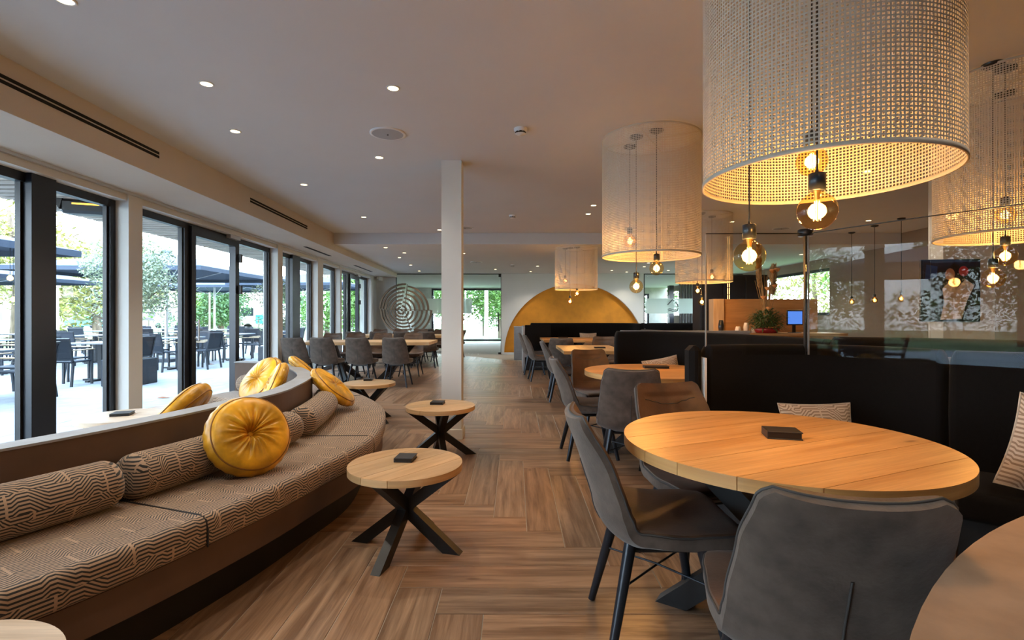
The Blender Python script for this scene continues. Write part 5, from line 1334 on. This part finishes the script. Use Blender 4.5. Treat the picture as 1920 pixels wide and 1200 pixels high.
for i, (px, w_) in enumerate(((911, .13), (872, .05))):
    y = 29; x = (px - CX) / F * y; t = thing('birch_trunk', 'white birch trunk outside the far glass door, %s' % ('thick one' if i == 0 else 'slim one'), 'tree', (x, y, -.3))
    MB().tube([(0, 0, 0), (.03, 0, 2), (0, 0, 5.2)], w_, 10, r1=w_ * .7).build('trunk', 'birch_bark', t); m = MB(); foliage(m, (0, 0, 5.4), 1.2, 900, .09, random.Random(90 + i)); m.build('crown', 'green_leaf', t)
# low wire fence with posts along the lawn
fe = thing('field_fence', 'low fence of slim posts and wires along the lawn', 'fence', (-36, 41, -.3))
for k in range(22): MB().box(k * 1.5 - .04, k * 1.5 + .04, -.04, .04, 0, 1.25).build('post', 'fence_wood', fe)
m = MB()
for z in (.4, .8, 1.15): m.beam((0, 0, z), (31.5, 0, z), .02, .02)
m.build('wires', 'fence_wood', fe)
# hedge beyond the street, houses, cars
t = thing('hedge', 'long brown-green hedge beyond the lawn', 'hedge', (-30, 57, -.3)); m = MB(); rg = random.Random(8)
for k in range(30): foliage(m, (k * 1.0 - 10, 0, .9), 1.1, 170, .14, rg)
m.build('hedge_foliage', 'dark_leaf', t)
def house(x, y, w, d, h, lab, rot=0):
    t = thing('house', lab, 'house', (x, y, -.3), rot); MB().box(-w / 2, w / 2, -d / 2, d / 2, 0, h).build('walls', 'house_white', t)
    m = MB(); m.add([(-w / 2 - .3, -d / 2 - .3, h), (w / 2 + .3, -d / 2 - .3, h), (w / 2 + .3, d / 2 + .3, h), (-w / 2 - .3, d / 2 + .3, h), (-w / 2 - .3, 0, h + d * .42), (w / 2 + .3, 0, h + d * .42)], [(3, 2, 1, 0), (0, 1, 5, 4), (2, 3, 4, 5), (0, 4, 3), (1, 2, 5)]); m.build('roof', 'roof_tile', t)
    for k in range(int(w // 2.2)):
        xx = -w / 2 + 1.2 + k * 2.2; f = MB().box(xx - .55, xx + .55, -d / 2 - .04, -d / 2, .9, 2.1).build('window_frame', 'ceramic', t); MB().box(xx - .48, xx + .48, -d / 2 - .05, -d / 2 - .041, .97, 2.03).build('pane', 'dark_glass', f)
    MB().box(w / 4, w / 4 + .5, -.2, .3, h + d * .2, h + d * .42 + .8).build('chimney', 'roof_tile', t)
t = thing('hedge', 'green hedge along the near lawn edge beyond the first window', 'hedge', (-34, 0, -.3)); m = MB()
for k in range(40): foliage(m, (rg.uniform(-.4, .4), k * 1.1 - 16, .9), 1.15, 130, .15, rg); foliage(m, (rg.uniform(-.4, .4), k * 1.1 - 16, 2.2), 1.15, 130, .15, rg)
m.build('hedge_foliage', 'green_leaf', t)
house(-50, 70, 12, 7, 3.4, 'pale house with brown roof far behind the olive tree'); house(-38, 74, 10, 7, 3.2, 'pale house with brown roof left of the middle door pane'); house(-64, 66, 12, 7, 3.4, 'pale house at the far left of the first window')
def car(x, y, col, lab, rot=0):
    t = thing('car', lab, 'car', (x, y, -.28), rot)
    body = [(-2.1, .25), (2.1, .25), (2.15, .7), (1.3, .85), (.75, 1.35), (-.9, 1.42), (-1.7, .95), (-2.12, .85)]
    m = MB(); m.prism([(a, b) for a, b in body], -.8, .8, matrix=Matrix.Rotation(pi / 2, 4, 'X')); m.build('body', col, t)
    m = MB(); m.prism([(.62, 1.28), (-.85, 1.35), (-1.4, .98), (1.1, .92)], -.805, .805, matrix=Matrix.Rotation(pi / 2, 4, 'X')); m.build('side_windows', 'dark_glass', t)
    for xx in (-1.35, 1.35):
        for yy_ in (-.75, .75): MB().lathe([(0, -.1), (.32, -.1), (.32, .1), (0, .1)], 18, matrix=Matrix.Translation((xx, yy_, .32)) @ Matrix.Rotation(pi / 2, 4, 'X')).build('wheel', 'black_plastic', t)
car(-45.5, 62.5, 'car_paint', 'pale grey car parked on the street left of the olive tree', .1); car(-38.8, 63, 'ceramic', 'white car parked on the street behind the second window', .0); car(-53, 62, 'bus_green', 'teal car parked at the far left', 0)
t = thing('delivery_van', 'pale van with teal and yellow side seen through the door side pane', 'van', (-22.4, 46, -.28)); MB().box(-2.4, 2.4, -1, 1, .4, 2.6, .15).build('body', 'ceramic', t); MB().box(-.9, .1, -1.02, -1.001, .8, 1.6).build('side_panel', 'bus_green', t); MB().box(.2, 1.0, -1.02, -1.001, .8, 1.6).build('side_panel', 'banner_yellow', t); MB().box(-2.2, -1.1, -1.02, -1.001, 1.5, 2.2).build('side_window', 'dark_glass', t)
for xx in (-1.6, 1.6): MB().lathe([(0, -.1), (.42, -.1), (.42, .1), (0, .1)], 18, matrix=Matrix.Translation((xx, -.9, .42)) @ Matrix.Rotation(pi / 2, 4, 'X')).build('wheel', 'black_plastic', t)
# grazing animal on the lawn: one continuous skinned body
def animal(x, y, s, lab):
    J = [(0, 0, 1.05), (.45, 0, 1.08), (.75, 0, 1.0), (1.0, 0, .75), (1.12, 0, .35), (1.2, 0, .18), (-.45, 0, 1.08), (-.72, 0, .95), (-.8, 0, .5),
         (.5, .14, .62), (.5, .14, .32), (.5, .14, .02), (.5, -.14, .62), (.52, -.14, .32), (.5, -.14, .02), (-.5, .15, .66), (-.6, .15, .36), (-.54, .15, .02), (-.5, -.15, .66), (-.62, -.15, .36), (-.56, -.15, .02)]
    E = [(0, 1), (1, 2), (2, 3), (3, 4), (4, 5), (0, 6), (6, 7), (7, 8), (1, 9), (9, 10), (10, 11), (1, 12), (12, 13), (13, 14), (6, 15), (15, 16), (16, 17), (6, 18), (18, 19), (19, 20)]
    Rr = [.28, .26, .17, .12, .11, .06, .27, .06, .03] + [.10, .05, .05] * 2 + [.13, .055, .05] * 2
    me = bpy.data.meshes.new('body'); me.from_pydata(J, E, []); o = bpy.data.objects.new('body', me); C.objects.link(o)
    sk = o.modifiers.new('skin', 'SKIN'); 
    for i, v in enumerate(me.skin_vertices[0].data): v.radius = (Rr[i], Rr[i]); v.use_root = (i == 0)
    o.modifiers.new('sub', 'SUBSURF').levels = 1; me.materials.append(M['horse_hide']); 
    t = thing('grazing_horse', lab, 'horse', (x, y, -.3), .3); t.scale = (s, s, s); o.parent = t
animal((402 - CX) / F * 49, 49, .72, 'brown grazing horse on the lawn beyond the terrace door')
# dry leaves on the terrace
for (px, py, lb) in ((306, 746, 'dry leaf on the terrace right of the first post'), (395, 683, 'reddish dry leaf on the terrace before the door')):
    p = flat(px, py, -.03); m = MB(); m.add([(-.1, 0, .004), (-.03, .03, .02), (.1, .01, .004), (.02, -.04, .006), (-.1, 0, .0), (-.03, .03, .016), (.1, .01, .0), (.02, -.04, .002)], [(0, 1, 2), (0, 2, 3), (6, 5, 4), (7, 6, 4)]); o = m.build('fallen_leaf', 'dry_leaf', None, (p.x, p.y, -.033)); tag(o, lb, 'leaf')
# ================================================================== window portals (guide daylight sampling only)
def portal(cx_, cy_, cz_, sx, sy, rot):
    l = bpy.data.lights.new('window_portal', 'AREA'); l.shape = 'RECTANGLE'; l.size = sx; l.size_y = sy; l.cycles.is_portal = True
    o = bpy.data.objects.new('window_portal', l); C.objects.link(o); o.location = (cx_, cy_, cz_); o.rotation_euler = rot
for a, b in ((YBK, 4.97), (5.17, 8.5), (8.7, 10.5), (10.84, 12.08), (12.22, 15.3)):
    ym = (a + b) / 2; portal(wx(ym, -.27), ym, 1.2, 2.4, b - a, (0, -pi / 2, 0.0533))
portal((gx0 + gx1) / 2, YR2 + .25, zt / 2, gx1 - gx0, zt, (-pi / 2, 0, 0))
portal(XR + .22, 15.8, 1.8, 1.1, 8.4, (0, pi / 2, 0))
